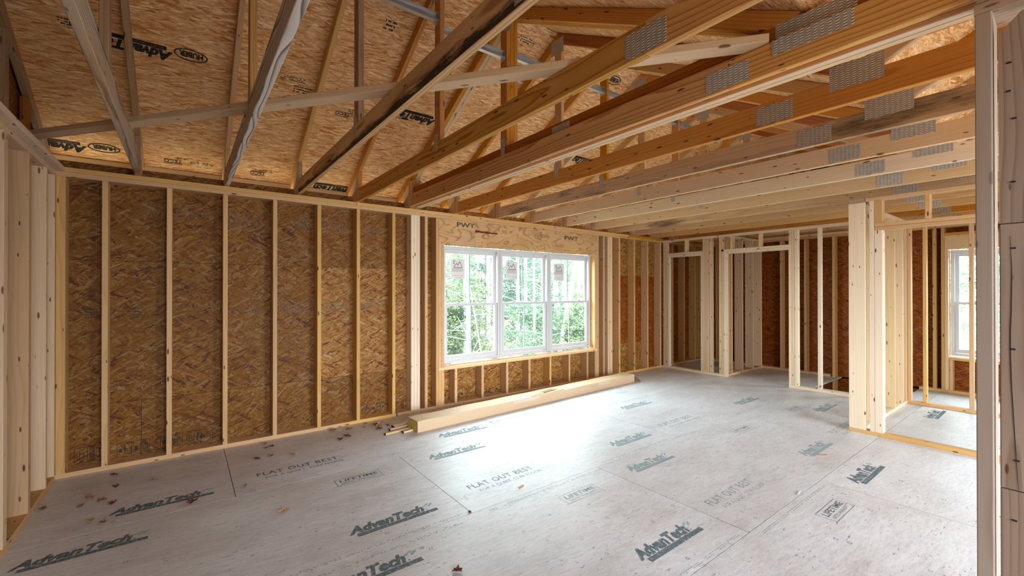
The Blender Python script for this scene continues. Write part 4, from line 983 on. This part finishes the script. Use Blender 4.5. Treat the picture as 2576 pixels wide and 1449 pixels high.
def foliage_mesh(seed, h0, h1, rad, n, size, droop):
    rr_ = random.Random(seed); vs, fs = [], []
    br_ = max(10, n//70)
    for b in range(br_):
        z = rr_.uniform(h0, h1); a = rr_.uniform(0, 6.28); l = rad*(1.15-0.8*(z-h0)/(h1-h0))*rr_.uniform(0.6, 1.1)
        for i in range(n//br_):
            f = rr_.uniform(0.15, 1.0)**0.7; sp = 0.10+0.28*f
            c = V((l*f*math.cos(a)+rr_.gauss(0, sp*0.5), l*f*math.sin(a)+rr_.gauss(0, sp*0.5), z-droop*f*f*l+rr_.gauss(0, 0.07)))
            s = size*rr_.uniform(0.5, 1.2); u = V((rr_.uniform(-1, 1), rr_.uniform(-1, 1), rr_.uniform(-0.5, 0.5))).normalized(); w = u.orthogonal().normalized()
            w = (Matrix.Rotation(rr_.uniform(0, 6.28), 3, u) @ w)*s*0.35; u = u*s; k = len(vs)
            vs += [tuple(c-u), tuple(c+w), tuple(c+u), tuple(c-w)]; fs.append((k, k+1, k+2, k+3))
    return vs, fs
FO = {}
def foliage(kind, m):
    k = (kind, m.name)
    if k not in FO:
        a = [(1, 0.3, 7.5, 1.5, 5200, 0.075, 0.35), (2, 0.2, 6.0, 1.9, 5200, 0.085, 0.15), (3, 1.2, 8.0, 2.0, 5200, 0.08, 0.1), (4, 0.0, 2.2, 1.2, 2600, 0.07, 0.05)][kind]
        vs, fs = foliage_mesh(*a); FO[k] = mesh('foliage', vs, fs, m)
    return FO[k]
TM = {}
def tree(x, y, h, r, lean, lab, grp=None, kind=None, m=None, bark=BARKD, limbs=10, rot=0.0, s=1.0):
    e = empty('tree', (x, y, -0.72), lab, 'tree', grp); M = Matrix.Translation((x, y, -0.72)) @ Matrix.Rotation(rot, 4, 'Z')
    k = (round(h, 1), round(r, 3), lean, limbs, bark.name, int(rot*2) % 3)
    if k not in TM: TM[k] = trunk_mesh(h, r, lean, hash(str(k)) % 1000 if False else int(h*10+r*1000+limbs*7+rot*5), limbs); TM[k].materials.clear(); TM[k].materials.append(bark)
    link('trunk', TM[k], e, M, bark)
    if kind is not None:
        o = link('foliage', foliage(kind, m), e, M @ Matrix.Diagonal((s, s, s, 1)), m); o['kind'] = 'stuff'
    return e
tree(6.69, 11.0, 6, 0.06, (0.01, 0), 'slender pale trunk left of the grille bar in the left window unit', bark=BARK, limbs=14)
tree(7.83, 10.0, 6, 0.062, (0.0, 0.01), 'pale straight trunk in the middle window unit just left of its grille bar', bark=BARK, limbs=22, rot=1)
tree(10.14, 12.0, 6, 0.05, (0.01, 0), 'thin pale trunk right of the grille bar in the middle window unit', bark=BARK, limbs=16, rot=2)
tree(11.37, 11.0, 6, 0.06, (0.0, 0), 'pale trunk near the right stile of the right window unit', bark=BARK, limbs=14, rot=3)
tree(9.35, 10.0, 8, 0.085, (0.16, -0.10), 'leaning thick trunk in the right window unit', bark=BARK, limbs=10, rot=0)
tree(9.2, 13.6, 9, 0.10, (0.0, 0), 'broad grey trunk low in the left window unit beside the mullion', bark=BARK, limbs=6, rot=4)
tree(7.2, 10.8, 5.5, 0.02, (-0.22, 0.0), 'thin bare leaning pole in the left window unit', bark=BARK, limbs=4, rot=0)
tr_ = random.Random(11)
gB = 'background trees beyond the triple window'
for k in range(46):
    y = tr_.uniform(11.5, 30); x = y*tr_.uniform(0.42, 1.28); kind = k % 3
    tree(x, y, 6, tr_.choice([0.06, 0.09]), (0, 0), ['dark spruce in the woods beyond the triple window', 'yellow green leafy tree in the woods beyond the triple window', 'mid green leafy tree in the woods beyond the triple window'][kind],
         gB+[' (spruces)', ' (yellow green)', ' (mid green)'][kind], kind, GRN[kind], BARK if k % 2 else BARKD, 12, tr_.choice([0.0, 1.1, 2.3, 3.7]), tr_.uniform(0.62, 0.92))
for k in range(16):
    y = tr_.uniform(8.5, 14); x = y*tr_.uniform(0.5, 1.2); c = tr_.choice([1, 2, 2])
    tree(x, y, 2, 0.012, (0, 0), 'low leafy sapling outside the triple window', 'saplings outside the triple window', 3, GRN[c], BARKD, 5, tr_.uniform(0, 6), tr_.uniform(0.6, 1.1))
for k in range(7):
    x = tr_.uniform(17, 26); y = x*tr_.uniform(-0.05, 0.17)
    tree(x, y, 9, 0.07, (0, 0), 'leafy tree outside the doorway window', 'trees outside the doorway window', k % 3, GRN[k % 3], BARKD, 10, tr_.uniform(0, 6), tr_.uniform(0.8, 1.1))
